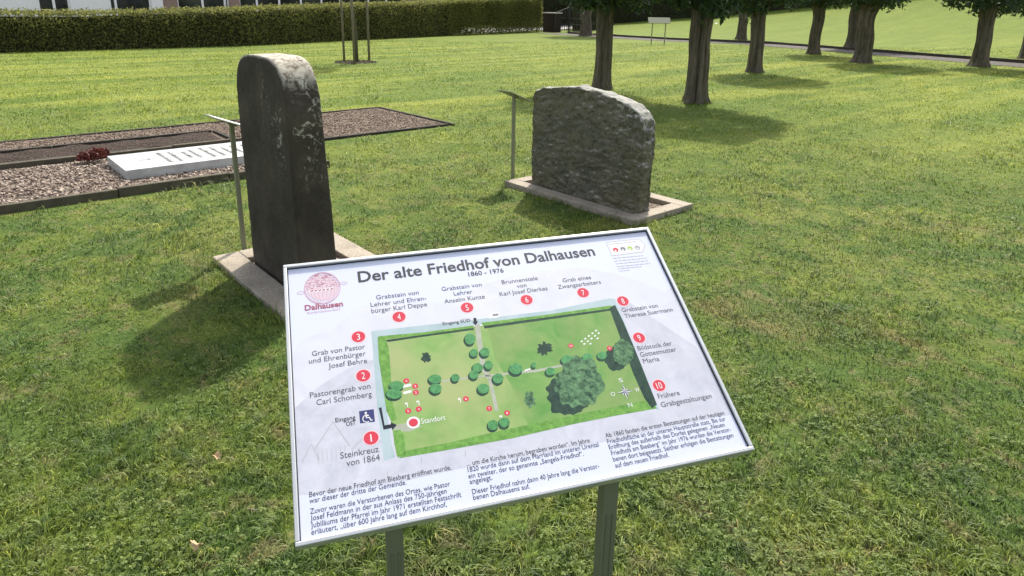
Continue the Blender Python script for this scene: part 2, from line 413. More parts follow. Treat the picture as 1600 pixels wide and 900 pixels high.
def scatter_stones(name, parent, a0, a1, b0, b1, n, s0, s1, mat, z=.02, avoid=None):
    V = []; F = []
    for _ in range(n):
        a, b = random.uniform(a0, a1), random.uniform(b0, b1)
        if avoid and avoid(a, b): continue
        c = ab(a, b, z); s = random.uniform(s0, s1); k = len(V)
        ax = Vector((random.gauss(0, 1), random.gauss(0, 1), random.gauss(0, 1))).normalized(); bx = ax.orthogonal().normalized(); cxx = ax.cross(bx)
        for d in (ax, bx, cxx, -ax, -bx, -cxx): V.append(c + d * s * random.uniform(.6, 1.1))
        F += [tuple(k + i for i in f) for f in ((0, 1, 2), (1, 3, 2), (3, 4, 2), (4, 0, 2), (1, 0, 5), (3, 1, 5), (4, 3, 5), (0, 4, 5))]
    return tag(MB().add(V, F).build(name, mat, parent), kind='stuff')
def m_stones(name, cols):
    t = NT(name); n = t.n('TexVoronoi'); n.inputs['Scale'].default_value = 28; t.l(t.pos(), n.inputs['Vector'])
    s = t.n('SeparateColor'); t.l(n.outputs['Color'], s.inputs[0]); return t.done(t.ramp(s.outputs[0], cols), .85, .25)
M['stones'] = m_stones('gravel_stones', [(0, (.11, .075, .06)), (.5, (.20, .15, .115)), (1, (.34, .27, .21))])
M['stones2'] = m_stones('pebble_stones', [(0, (.09, .065, .055)), (.4, (.21, .16, .13)), (1, (.44, .37, .31))])
scatter_stones('gravel_stone_layer', bed, A0 + .05, -.06, .05, 2.0, 9000, .008, .022, M['stones'], avoid=lambda a, b: a < -2.8 and b > .7)
def edging(parent, segs, mat, h=.05, w=.06, z0=-.02):
    for (a0, b0), (a1, b1) in segs:
        p, q = ab(a0, b0, z0), ab(a1, b1, z0); L = (q - p).length; k = max(1, round(L / 1.0)); m = MB()
        d = (q - p) / k; s = Vector((-d.y, d.x, 0)).normalized() * w
        for i in range(k): m.box(p + d * i, d * .992, s, UP * (h - z0 + .005 * random.uniform(-1, 1)))
        m.build('edging_stone', mat, parent, bevel=.006)
edging(bed, [((A0, 0), (0, 0)), ((0, -.03), (0, 2.08)), ((-2.58, 2.03), (-.03, 2.03))], M['darkedge'], .03, .05)
# sunken planting bed of dark soil with its kerb
pb_ = empty('planting_bed', ab(-4, 1.15), 'sunken bed of dark brown soil with a low stone rim inside the gravel plot', 'planting bed')
flat('soil', ((A0, .86), (-2.98, 1.50)), M['soil'], .048, parent=pb_, amp=.03, res=.06)
edging(pb_, [((A0, .74), (-2.88, .74)), ((-2.88, .74), (-2.88, 1.58)), ((A0, 1.50), (-2.96, 1.50))], M['darkedge'], .05, .05)
# front compartment: pebbles and the lying slab
kp = empty('slab_plot', ab(-3.6, 2.5), 'pebble filled grave surround with concrete kerbs beside the lying white slab', 'grave surround')
flat('pebble_fill', ((A0, 1.72), (-2.62, 3.36)), M['pebble'], .030, parent=kp)
scatter_stones('pebbles', kp, A0 + .05, -2.68, 1.78, 3.34, 5200, .012, .028, M['stones2'], z=.034, avoid=lambda a, b: -4.3 < a < -2.7 and 2.1 < b < 2.86)
edging(kp, [((A0, 1.66), (-2.66, 1.66)), ((A0, 3.36), (-2.60, 3.36)), ((-2.60, 1.62), (-2.60, 3.42))], M['kerb'], .075, .06)
sb = empty('grave_slab', ab(-3.45, 2.5), 'white marble slab lying on pebbles with lines of inscription and a small cross', 'grave slab')
MB().box(ab(-4.34, 2.09, .03), E2 * 1.62, E1 * .80, UP * .095).build('slab_stone', M['slab'], sb, bevel=.004)
M['inscr'] = plain('dark_inscription', (.10, .10, .10), .7, .2)

# red heather clumps at the left end of the soil bed
def leafcloud(pts, size, squash=1, tilt=None):
    """pts (n,3); returns quads V,F and per-vertex random"""
    n = len(pts); a = rng.normal(size=(n, 3)); a /= np.linalg.norm(a, axis=1)[:, None]
    b = rng.normal(size=(n, 3))
    if tilt is not None: a = a * (1 - tilt) + np.array([0, 0, -1]) * tilt; a /= np.linalg.norm(a, axis=1)[:, None]
    b -= a * (a * b).sum(1)[:, None]; b /= np.linalg.norm(b, axis=1)[:, None]
    s = (size * rng.uniform(.6, 1.35, n))[:, None]
    w = s * .42
    V = np.stack([pts - a * s * .5, pts + b * w * .5 - a * s * .05, pts + a * s * .5, pts - b * w * .5 - a * s * .05], 1)
    F = np.arange(n * 4).reshape(n, 4); r = np.repeat(np.clip(rng.normal(.45, .22, n), 0, 1), 4)
    return V.reshape(-1, 3), F, r
for i, (px_, py_, rr) in enumerate(((150, 246, .10), (134, 249, .08), (161, 240, .06))):
    c = gp(px_, py_, .08); nn = 700
    d = rng.normal(size=(nn, 3)); d /= np.linalg.norm(d, axis=1)[:, None]; d[:, 2] = np.abs(d[:, 2])
    P = np.array(c) + d * rr * rng.uniform(.6, 1.05, (nn, 1)); V, F, r = leafcloud(P, .03)
    o = npmesh('heather', V, F, M['heather'], loc=tuple(c), cols=r)
    tag(o, ('reddish heather clump at the left end of the soil bed, largest of three', 'reddish heather clump farthest left in the soil bed',
            'smallest reddish heather clump, nearest the white slab')[i], 'plant', 'heather clumps in the soil bed')

# ------------------------------------------------------------------ stone frames, stele, rough stone
def frame_plinth(name, base, l1, l2, w, h, label, parentlabel_cat):
    """hollow rectangular frame, base = left corner, l1 along E1, l2 along E2"""
    root = empty(name, base + E1 * l1 / 2 + E2 * l2 / 2, label, parentlabel_cat)
    for o, a, b in ((base, E1 * l1, E2 * w), (base + E2 * (l2 - w), E1 * l1, E2 * w),
                    (base + E2 * w, E1 * w, E2 * (l2 - 2 * w)), (base + E2 * w + E1 * (l1 - w), E1 * w, E2 * (l2 - 2 * w))):
        MB().box(o - UP * .08, a * .999, b * .999, UP * (h + .08)).build('kerb_stone', M['plinth'], root, bevel=.008)
    V = []; F = []; na, nb = 24, 16
    for i in range(na + 1):
        for j in range(nb + 1):
            p = base + E1 * (w + (l1 - 2 * w) * i / na) + E2 * (w + (l2 - 2 * w) * j / nb); p.z = -.005 + h * .25 + .006 * noise.noise(p * 9); V.append(p)
    for i in range(na):
        for j in range(nb): k = i * (nb + 1) + j; F.append((k, k + 1, k + nb + 2, k + nb + 1))
    MB().add(V, F).build('gravel_fill', M['pebble'], root)
    return root
A = gp(332, 408)
frame_plinth('stele_plinth', A, 1.20, .86, .17, .035, 'sandy concrete frame set in the grass round the foot of the tall dark stele', 'grave frame')
Lc = gp(788, 290)
frame_plinth('stone_plinth', Lc, 1.60, .78, .13, .05, 'sandy concrete frame with gravel inside, round the foot of the wide rough stone', 'grave frame')

def slabstone(name, base, prof, L, depth, mat, label, rough, res, rd, tiltx=0, taper=0):
    """upright stone: prof(s) -> top height for s in 0..1 along E1, thickness along E2"""
    ns, nz, nd = int(L / res), int(1.1 / res), max(3, int(depth / res)); V = []; F = []; grid = {}
    def P(s, t, k):      # s along, t height fraction, k depth fraction
        z = prof(s) * t
        # rounded corners in plan
        p = base + E1 * (L * s) + E2 * (depth * k * (1 + taper * (1 - t))) + UP * z
        return p
    def vid(i, j, k):
        key = (i, j, k)
        if key not in grid:
            s, t, kk = i / ns, j / nz, k / nd
            s = .5 - .5 * math.cos(math.pi * s) * 1.0 if False else s
            p = P(s, t, kk)
            c = base + E1 * L * .5 + E2 * depth * .5 + UP * .5
            nrm = Vector((0, 0, 0))
            if k == 0: nrm -= E2
            if k == nd: nrm += E2
            if i == 0: nrm -= E1
            if i == ns: nrm += E1
            if j == nz: nrm += UP
            ne = nrm.length
            if ne: nrm.normalize()
            q = p
            d = rough * (noise.fractal(q * 7, .9, 2.1, 5) + .8 * noise.noise(q * 2.3)) - (rd * (ne - 1) if ne > 1 else 0)
            if rough > .012:
                w_ = Vector((q.dot(E1) * 13, q.dot(E2) * 13, q.z * 24)); d += rough * (.75 * noise.noise(w_) + .5 * noise.noise(w_ * 2.1)) - rough * .9 * max(0, noise.noise(w_ * .7 + Vector((9, 0, 0))) - .18)
            grid[key] = len(V); V.append(p + nrm * d)
        return grid[key]
    for i in range(ns):
        for j in range(nz):
            F.append((vid(i, j, 0), vid(i + 1, j, 0), vid(i + 1, j + 1, 0), vid(i, j + 1, 0)))
            F.append((vid(i, j, nd), vid(i, j + 1, nd), vid(i + 1, j + 1, nd), vid(i + 1, j, nd)))
    for k in range(nd):
        for j in range(nz):
            F.append((vid(0, j, k), vid(0, j + 1, k), vid(0, j + 1, k + 1), vid(0, j, k + 1)))
            F.append((vid(ns, j, k), vid(ns, j, k + 1), vid(ns, j + 1, k + 1), vid(ns, j + 1, k)))
        for i in range(ns):
            F.append((vid(i, nz, k), vid(i + 1, nz, k), vid(i + 1, nz, k + 1), vid(i, nz, k + 1)))
    V = [v + (v - base).z * E1 * tiltx for v in V]
    o = MB().add(V, F).build(name, mat, loc=base + E1 * L / 2 + E2 * depth / 2, smooth=True)
    tag(o, label, 'gravestone'); return o
def prof_stele(s):
    x = abs(s - .5) * 2
    if x < .12: return 1.365
    t = (x - .12) / .88
    return 1.365 - .30 * (1 - math.sqrt(max(0, 1 - t ** 3.4)))
P1 = gp(397, 412, 0)
slabstone('tall_stele', P1, prof_stele, .745, .20, M['stele'], 'tall dark weathered stele with a rounded lichen covered top', .0035, .016, .006, -.006, .20)
def prof_rock(s):
    keys = [(0, .84), (.03, .92), (.10, .955), (.25, .985), (.42, 1.0), (.6, .985), (.76, .955), (.88, .91), (.95, .855), (.985, .80), (1, .74)]
    for (a, za), (b, zb) in zip(keys, keys[1:]):
        if s <= b: return za + (zb - za) * (s - a) / (b - a) + .008 * noise.noise(Vector((s * 9, 3, 1)))
    return .74
Sx = gp(829, 293, 0)
slabstone('rough_stone', Sx, prof_rock, 1.30, .16, M['rock'], 'wide rough hewn grey headstone with a bulging lichen grey top', .017, .010, .022)

# ------------------------------------------------------------------ small single-post plaques
def plaque(base, h, label):
    root = empty('plaque_stand', base, label, 'plaque', 'small plaques on single posts')
    MB().box(base - E1 * .014 - E2 * .014 - UP * .05, E1 * .028, E2 * .028, UP * (h + .05)).build('post', M['metal'], root, bevel=.003)
    sl_ = (E2 * math.cos(math.radians(22)) - UP * math.sin(math.radians(22))); nn = E1.cross(sl_).normalized()
    if nn.z < 0: nn = -nn
    c = base + UP * (h + .004)
    MB().box(c - sl_ * .145 - E1 * .10, sl_ * .30, E1 * .20, nn * .008).build('plate', M['metal'], root, bevel=.002)
    MB().box(c - sl_ * .135 - E1 * .09 + nn * .0085, sl_ * .28, E1 * .18, nn * .002).build('inscription_sheet', M['alu'], root)
    MB().box(c - sl_ * .03 - E1 * .03 - nn * .012, sl_ * .06, E1 * .06, nn * .011).build('bracket', M['metal'], root)
    return root
plaque(gp(382, 392), .885, 'small slanted metal plaque on a slim post left of the tall stele')
plaque(gp(801, 281), .825, 'small slanted metal plaque on a slim post left of the wide rough stone')

# ------------------------------------------------------------------ the information board
q = np.array([(442, 414), (1013, 354.5), (1180, 702), (461, 855)], float)
Aq = []; bq = []
for (u, v), (x, y) in zip([(0, 0), (1, 0), (1, 1), (0, 1)], q):
    Aq.append([u, v, 1, 0, 0, 0, -u * x, -v * x]); bq.append(x)
    Aq.append([0, 0, 0, u, v, 1, -u * y, -v * y]); bq.append(y)
H3 = np.append(np.linalg.solve(np.array(Aq), np.array(bq)), 1).reshape(3, 3)
Hi = np.linalg.inv(H3)
BW = .86
G3 = np.linalg.inv(np.array([[FPX, 0, PX], [0, FPX, PY], [0, 0, 1.]])) @ H3
ka = BW / np.linalg.norm(G3[:, 0])
bx_ = Vector(R @ (G3[:, 0] * ka)); by_ = Vector(R @ (G3[:, 1] * ka)); bo = Vector(R @ (G3[:, 2] * ka)) + UP * HC
XU = bx_.normalized(); YD = by_.normalized(); YD = (YD - XU * XU.dot(YD)).normalized(); BH = by_.length
NB = YD.cross(XU).normalized()
if NB.z < 0: NB = -NB
def S(x, y, h=0.0):
    """board coordinates: metres right of / below the top left corner, h above the printed sheet"""
    if 0 < h < .002: h *= .3            # printed layers: a film of ink
    return bo + XU * x + YD * y + NB * (h - .006)
def uv(px_, py_):
    p = Hi @ np.array([px_, py_, 1.]); return float(p[0] / p[2]) * BW, float(p[1] / p[2]) * BH
pcen = S(BW / 2, BH / 2); board = empty('information_board', (pcen.x, pcen.y, 0), 'large slanted white information board titled Der alte Friedhof von Dalhausen on two posts', 'information board')
def printed_white():
    t = NT('printed_sheet_white'); return t.done((.54, .57, .73), .36, .35)
M['sheet'] = printed_white()
MB().box(S(.003, .003, -.005), XU * (BW - .006), YD * (BH - .006), NB * .005).build('sheet', M['sheet'], board)
M['shadow_gap'] = plain('dark_shadow_gap', (.03, .035, .05), .6, .2)  # dark strip standing in for the shadow gap inside the frame
sgap = MB(); gw = .0022
for o_, a_, b_ in ((S(.0077, .0077, 0), XU * (BW - .0154), YD * gw), (S(.0077, .0077 + gw, 0), XU * gw * .8, YD * (BH - .0154 - gw)), (S(BW - .0077 - gw, .0077 + gw, 0), XU * gw, YD * (BH - .0154 - gw))): sgap.box(o_, a_, b_, NB * .0012)
sgap.build('shadow_gap', M['shadow_gap'], board)
MB().box(S(.002, .002, -.017), XU * (BW - .004), YD * (BH - .004), NB * .0115).build('back_panel', M['darkmetal'], board, bevel=.002)
lip = MB(); lw = .0075
for o_, a_, b_ in ((S(0, 0, -.016), XU * BW, YD * lw), (S(0, BH - lw, -.016), XU * BW, YD * lw),
                   (S(0, lw, -.016), XU * lw, YD * (BH - 2 * lw)), (S(BW - lw, lw, -.016), XU * lw, YD * (BH - 2 * lw))):
    lip.box(o_, a_ * .9999, b_ * .9999, NB * .022)
fr = lip.build('frame', M['alu'], board, bevel=.0015)
for pxp, pyp in ((617, 866), (946, 830)):
    r = Vector(ray(pxp, pyp)); o0 = S(0, BH - .055, -.017); hn = Vector((NB.x, NB.y, 0)).normalized()
    k = ((o0.x) * hn.x + (o0.y) * hn.y) / (r.x * hn.x + r.y * hn.y); b = Vector((r.x * k, r.y * k, 0))
    r2 = XU.copy(); r2.z = 0; r2.normalize()
    # height where the post meets the underside of the board
    d = (b - S(0, 0, -.017)); ztop = -(d.x * NB.x + d.y * NB.y) / NB.z + S(0, 0, -.017).z
    po = MB(); w2 = .015
    po.box(b - r2 * w2 - hn * w2 - UP * .15, r2 * 2 * w2, hn * 2 * w2, UP * (ztop + .15 - .014))
    for e in (-1, 1): po.box(b + r2 * (e * .006 - .0015) + hn * (w2 + .0002) - UP * .1, r2 * .003, hn * .0022, UP * (ztop - .0))
    po.build('post', M['darkmetal'], board, bevel=.002)

def ink(name, col, rough=.38): return NT(name).done(tuple(x * .76 for x in col), rough, .3)
I = dict(title=ink('ink_charcoal', (.060, .062, .070)), text=ink('ink_grey', (.12, .12, .145)), body=ink('ink_slate', (.07, .075, .10)), red=ink('ink_red', (.68, .055, .095)), halo=ink('ink_pink', (.86, .62, .68)),
         white=ink('ink_white', (.85, .85, .88)), logo=ink('ink_maroon', (.42, .13, .19)), logo2=ink('ink_rose', (.70, .42, .52)), line=ink('ink_pale_grey', (.40, .40, .46)), blue=ink('ink_navy', (.050, .060, .19)),
         black=ink('ink_black', (.02, .025, .04)), line2=ink('ink_faint_grey', (.50, .50, .57)), lime=ink('ink_lime', (.42, .58, .13)), grey=ink('ink_mid_grey', (.25, .27, .32)))
def printmat(name, c0, c1, scale, c2=None, rot=0):
    t = NT(name); n_ = t.noise(t.pos(True), scale, 6, .65, .5)
    c = t.ramp(n_, [(.35, c0), (.65, c1)])
    if c2: c = t.mix(t.ramp(t.noise(t.pos(True), scale * .35, 3, .6), [(.45, (0, 0, 0)), (.68, (1, 1, 1))]), c, c2)
    return t.done(c, .36, .3)
I['backdrop'] = printmat('printed_backdrop', (.41, .42, .50), (.51, .52, .61), 22, (.45, .46, .54))
I['backfade'] = printmat('printed_backdrop_edge', (.51, .52, .61), (.56, .57, .67), 16)
I['maplawn'] = printmat('printed_lawn', (.14, .29, .075), (.23, .37, .12), 18, (.31, .36, .16))
I['mapdark'] = printmat('printed_lawn_right', (.10, .25, .06), (.17, .31, .09), 20, (.24, .30, .12))
I['maphedge'] = printmat('printed_hedge', (.08, .21, .04), (.17, .34, .075), 90)
I['mapshade'] = printmat('printed_shade', (.012, .034, .028), (.030, .065, .045), 80)
I['maptree'] = printmat('printed_tree', (.008, .035, .022), (.13, .26, .13), 95)
I['maptree2'] = printmat('printed_small_tree', (.04, .17, .06), (.10, .30, .12), 120)
I['maproad'] = printmat('printed_street', (.30, .40, .44), (.37, .46, .50), 20)
I['mappath'] = printmat('printed_path', (.30, .33, .26), (.36, .37, .32), 60)

def poly(pts, h, mb=None):
    """pts in photograph pixels on the board"""
    mb = mb or MB(); V = [S(*uv(*p), h) for p in pts]
    n_ = (V[1] - V[0]).cross(V[2] - V[0]); area = sum(((V[i].dot(XU)) * (V[(i + 1) % len(V)].dot(YD)) - (V[(i + 1) % len(V)].dot(XU)) * (V[i].dot(YD))) for i in range(len(V)))
    f = tuple(range(len(V))); return mb.add(V, [f if area < 0 else f[::-1]])
def blob(cx_, cy_, rx, ry, h, rough=.12, n_=26, mb=None, seed=0):
    return poly([(cx_ + rx * (1 + rough * noise.noise(Vector((math.cos(t) * 2.6 + seed, math.sin(t) * 2.6, seed * 3.1)) * 1.2) * 2) * math.cos(t),
                  cy_ + ry * (1 + rough * noise.noise(Vector((math.cos(t) * 2.6 + seed, math.sin(t) * 2.6, seed * 3.1)) * 1.2) * 2) * math.sin(t)) for t in [2 * math.pi * i / n_ for i in range(n_)]], h, mb)
def disc(cx_, cy_, r_m, h, mb=None, n_=28):
    """true circle of radius r_m metres on the board"""
    mb = mb or MB(); u_, v_ = uv(cx_, cy_)
    V = [S(u_ + r_m * math.cos(2 * math.pi * i / n_), v_ - r_m * .93 * math.sin(2 * math.pi * i / n_), h) for i in range(n_)]
    return mb.add(V, [tuple(range(n_))])
_cache = {}
def glyphs(txt, bold):
    key = (txt, bold)
    if key not in _cache:
        cu = bpy.data.curves.new('lettering_curve', 'FONT'); cu.body = txt; cu.size = 1; cu.resolution_u = 3; cu.offset = bold; cu.fill_mode = 'FRONT'
        ob = bpy.data.objects.new('lettering_tmp', cu); COL.objects.link(ob); bpy.context.view_layer.update()
        me = bpy.data.meshes.new_from_object(ob.evaluated_get(bpy.context.evaluated_depsgraph_get()))
        V = [tuple(v.co) for v in me.vertices]; F = [tuple(p.vertices) for p in me.polygons]
        bpy.data.objects.remove(ob); bpy.data.curves.remove(cu); bpy.data.meshes.remove(me); _cache[key] = (V, F)
    return _cache[key]
def line(mb, txt, u0, u1, v, size, h=.0003, bold=0.0, org=None, ax=None, ay=None):
    """one line of lettering from u0 to u1 (metres), baseline v; size = font height"""
    V, F = glyphs(txt, bold); x0 = min(p[0] for p in V); x1 = max(p[0] for p in V); k = (u1 - u0) / (x1 - x0)
    return mb.add([S(u0 + (p[0] - x0) * k, v - p[1] * size, h) for p in V], F)
def words(name, rows, size, mat=None, bold=0.0, parent=None, h=.0011):
    """rows: (text, left px, baseline px, right px, baseline px); all rows level on the board"""
    mb = MB(); base_v = []
    for txt, xa, ya, xb, yb in rows:
        u0, va = uv(xa, ya); u1, vb = uv(xb, yb); line(mb, txt, u0, u1, (va + vb) / 2, size * .80, h, bold)
    return mb.build(name, mat or I['text'], parent or board)
def num_disc(n_, x, y, r_m, h=.0009, size=.018):
    d = disc(x, y, r_m * 1.16, h - .0003).build('disc_halo', I['halo'], board)
    d = disc(x, y, r_m, h).build('number_disc', I['red'], board)
    u_, v_ = uv(x, y); mb = MB(); w = .5 * size * (1.0 if n_ != 10 else 1.9) * .62
    if n_: line(mb, str(n_), u_ - w / 2 * (.35 if n_ == 1 else 1), u_ + w / 2 * (.35 if n_ == 1 else 1), v_ + size * .35, size, h + .0004); mb.build('numeral', I['white'], d)

# printed backdrop picture of the village, paler at its hilly upper edge
poly([(452, 560), (470, 530), (520, 510), (560, 480), (600, 470), (700, 470), (760, 440), (830, 423), (905, 415), (960, 425), (1010, 440), (1040, 455), (1052, 445), (1120, 590), (1144, 641), (1040, 662), (940, 683), (830, 705), (720, 722), (620, 745), (540, 757), (466, 765)], .00012).build('backdrop_hills', I['backfade'], board)
poly([(455, 640), (500, 600), (540, 575), (580, 560), (700, 520), (830, 490), (985, 470), (1030, 500), (1090, 540), (1146, 645), (1040, 668), (940, 689), (830, 711), (720, 730), (620, 752), (540, 765), (467, 772)], .00020).build('backdrop_village', I['backdrop'], board)
for pts in ([(490, 700), (520, 655), (548, 695)], [(470, 720), (486, 690), (500, 716)], [(548, 700), (575, 674), (600, 690)]):
    poly([pts[0], pts[1], pts[2], (pts[2][0] - 3, pts[2][1] + .4), (pts[1][0], pts[1][1] + 3), (pts[0][0] + 3, pts[0][1])], .0003).build('backdrop_gable', I['line2'], board)
for k in range(7): poly([(496 + k * 7, 700 - k), (497 + k * 7, 700 - k), (498 + k * 7, 722 - k * 1.4), (497 + k * 7, 722 - k * 1.4)], .0003).build('backdrop_timber', I['line2'], board)
for x, y in ((658, 722), (727, 712), (605, 745)): poly([(x, y - 10), (x + .9, y - 10), (x + 1.2, y), (x + .3, y)], .0003).build('backdrop_pole', I['line'], board)

# aerial view
amap = poly([(591, 529), (640, 521), (750, 507), (850, 494), (957, 480), (975, 520), (1000, 572), (1025, 634), (900, 656), (790, 680), (700, 696), (620, 711), (605, 620)], .0004).build('aerial_map', I['maplawn'], board)
def sub(name, mb, mat): return mb.build(name, mat, amap)
sub('map_street', poly([(580, 515), (742, 497), (860, 483), (953, 464), (962, 465), (1032, 640), (1025, 636), (957, 478), (750, 504), (592, 526), (598, 600), (612, 690), (618, 712), (600, 718), (590, 640)], .00034), I['maproad'])
sub('map_field', poly([(762, 508), (850, 496), (957, 482), (976, 525), (1000, 578), (1022, 632), (900, 654), (830, 670), (800, 600), (775, 560)], .00046), I['mapdark'])
sub('map_hedge', poly([(590, 524), (602, 524), (608, 545), (611, 580), (612, 620), (620, 652), (612, 658), (604, 640), (598, 600), (592, 560)], .0006), I['maphedge'])
sub('map_hedge', poly([(615, 671), (626, 669), (632, 680), (634, 707), (622, 713), (616, 690)], .0006), I['maphedge'])
sub('map_hedge', poly([(634, 702), (700, 690), (800, 667), (900, 646), (1018, 622), (1028, 636), (960, 648), (900, 660), (800, 683), (700, 701), (624, 714)], .0006), I['maphedge'])
sub('map_hedge', poly([(592, 523), (660, 517), (740, 506), (742, 510), (660, 521), (600, 528)], .00062), I['maphedge'])
sub('map_hedge', poly([(752, 502), (850, 490), (955, 475), (962, 477), (955, 481), (850, 494), (756, 507)], .00062), I['maphedge'])
sub('map_shade', poly([(602, 529), (660, 521), (740, 510), (741, 513), (660, 524), (606, 532)], .00064), I['mapshade'])
sub('map_shade', poly([(756, 507), (850, 494), (955, 480), (956, 483), (850, 498), (758, 511)], .00064), I['mapshade'])
sub('map_shade', poly([(953, 479), (962, 474), (975, 500), (992, 540), (1012, 590), (1028, 630), (1020, 636), (1008, 620), (990, 580), (972, 530)], .00066), I['mapshade'])
sub('map_path', poly([(742, 506), (750, 504), (755, 540), (760, 572), (770, 590), (763, 592), (752, 575), (747, 540)], .0005), I['mappath'])
sub('map_path', poly([(692, 592), (745, 585), (840, 575), (900, 563), (900, 566), (840, 579), (745, 588), (692, 595)], .0005), I['mappath'])
sub('map_path', poly([(763, 590), (769, 590), (780, 640), (774, 640)], .0005), I['mappath'])
sub('map_path', poly([(613, 662), (640, 658), (660, 664), (640, 672), (617, 672)], .0005), I['mappath'])
trees_ = [(735, 527, 9, 10), (741, 549, 7, 7), (758, 548, 8, 8), (747, 572, 9, 8), (741, 583, 8, 8), (764, 568, 7, 8), (680, 590, 11, 8), (681, 605, 10, 9), (712, 588, 7, 7), (756, 605, 10, 9), (779, 589, 9, 9),
          (807, 574, 11, 10), (835, 568, 4, 5), (861, 578, 8, 7), (919, 556, 9, 7), (942, 553, 8, 7), (620, 600, 12, 8), (616, 613, 13, 9), (771, 662, 9, 9), (789, 658, 9, 9), (888, 560, 11, 8)]
for i, (x, y, rx, ry) in enumerate(trees_):
    sub('map_shade', blob(x - 1.5, y + 2.8, rx, ry, .0007, .05, seed=i), I['mapshade'])
    sub('map_tree', blob(x, y, rx * .93, ry * .86, .00082, .05, seed=i + 40), I['maptree2'])
for i, (x, y, rx, ry) in enumerate([(853, 542, 12, 10), (829, 622, 8, 12), (666, 556, 7, 7)]): sub('map_tree', blob(x, y, rx, ry, .00082, .35, 40, seed=i + 9), I['mapshade' if i != 1 else 'maptree'])
sub('map_shade', blob(890, 615, 36, 31, .0007, .12, 50, seed=3), I['mapshade'])
sub('map_tree', blob(907, 597, 40, 37, .00084, .14, 60, seed=5), I['maptree'])
sub('map_shade', blob(965, 558, 19, 19, .0007, .1, 40, seed=8), I['mapshade'])
sub('map_tree', blob(974, 548, 16, 20, .00082, .12, 40, seed=12), I['maptree'])
for k in range(5):
    for j in range(2 + (k % 2)):
        x, y = 908 + k * 5.6 + j * 4, 531 - k * 4.2 + j * 4; sub('map_grave_mark', poly([(x, y), (x + 2.6, y - 1.6), (x + 4, y), (x + 1.4, y + 1.8)], .0007), I['white'])
sub('map_grave_mark', poly([(820, 576), (829, 573), (830, 575), (821, 578)], .0007), I['white']); sub('map_grave_mark', poly([(628, 600), (642, 597), (643, 601), (629, 604)], .0007), I['white']); sub('map_grave_mark', poly([(630, 610), (643, 607), (643, 611), (631, 614)], .0007), I['white'])
for x, y in ((633, 630), (651, 627), (716, 623), (781, 650)): sub('map_grave_mark', poly([(x, y - 3), (x + 4, y - 3), (x + 5, y + 4), (x + 3.6, y + 4), (x + 3, y - 1), (x, y)], .0007), I['white'])
mb = MB(); poly([(763, 490), (768, 486.5), (780, 486), (782, 490), (780, 493.5), (765, 495.5)], .0007, mb); sub('map_car', mb, I['white'])
mb = MB(); poly([(770, 488.5), (779, 487.5), (780, 490.5), (771, 492)], .0009, mb); sub('map_car_window', mb, I['grey'])
for i, (n_, x, y) in enumerate([(4, 635, 593), (3, 649, 601), (2, 650, 611), (5, 638, 640), (4, 654.5, 637), (6, 728.5, 621), (7, 765, 636), (8, 793, 643), (10, 893, 538), (9, 953.5, 542)]):
    sub('map_number_disc', disc(x, y, .0058, .00100), I['red'])
    u_, v_ = uv(x, y); t_ = MB(); w = .0035 if n_ < 10 else .006; line(t_, str(n_), u_ - w / 2, u_ + w / 2, v_ + .0025, .0068, .0012); sub('map_numeral', t_, I['white'])
sub('location_ring', disc(646.2, 658.2, .0125, .00105), I['white']); sub('location_dot', disc(646.2, 658.2, .0085, .0013), I['red'])
t_ = MB(); u0, v0 = uv(659, 660.5); u1, v1 = uv(697, 653.5); line(t_, 'Standort', u0, u1, (v0 + v1) / 2, .0150, .0011); sub('location_lettering', t_, I['white'])
# compass rose
mb = MB(); u_, v_ = uv(978, 610)
for k in range(8):
    r_ = .019 if k % 2 == 0 else .011; t = k * math.pi / 4
    V = [S(u_ + r_ * math.sin(t), v_ - r_ * math.cos(t), .0012), S(u_ + .004 * math.sin(t - .6), v_ - .004 * math.cos(t - .6), .0012), S(u_, v_, .0012)]
    mb.add(V, [(0, 1, 2)])
sub('compass_rose', mb, I['blue'])
mb = MB()
for k in range(8):
    r_ = .019 if k % 2 == 0 else .011; t = k * math.pi / 4
    V = [S(u_ + r_ * math.sin(t), v_ - r_ * math.cos(t), .0012), S(u_, v_, .0012), S(u_ + .004 * math.sin(t + .6), v_ - .004 * math.cos(t + .6), .0012)]
    mb.add(V, [(0, 1, 2)])
for ch, du, dv in (('S', 0, -.0215), ('N', 0, .033), ('O', -.027, .0045), ('W', .027, .0045)): line(mb, ch, u_ + du - .0045, u_ + du + .0045, v_ + dv, .0125, .0012)
sub('compass_lettering', mb, I['white'])

# lettering
words('title', [('Der alte Friedhof von Dalhausen', 560, 438, 932, 397)], .0505, I['title'], .020)
words('subtitle', [('1860 - 1976', 733, 430, 788, 422.5)], .0215, I['title'], .015)
words('caption', [('Grabstein von', 588, 465, 655, 458), ('Lehrer und Ehren-', 579.4, 476.5, 667, 467), ('bürger Karl Deppe', 580.6, 486.2, 668, 476.5)], .0192, I['text'], .0)
words('caption', [('Grabstein von', 691, 452.5, 753.6, 445), ('Lehrer', 710, 459.5, 739, 456), ('Anselm Kunze', 695, 471.5, 758.6, 464)], .0192, I['text'], .0)
words('caption', [('Brunnenstele', 785.4, 441.5, 841.6, 435), ('von', 809, 447.6, 824, 445.8), ('Karl Josef Dierkes', 782, 460, 857, 451)], .0192, I['text'], .0)
words('caption', [('Grab eines', 881, 439, 925, 433.5), ('Zwangsarbeiters', 873.4, 449, 940.6, 441)], .0192, I['text'], .0)
words('caption', [('Grabstein von', 973.6, 485.5, 1030, 478), ('Therese Suermann', 978, 494.5, 1053.6, 484.4)], .0192, I['text'], .0)
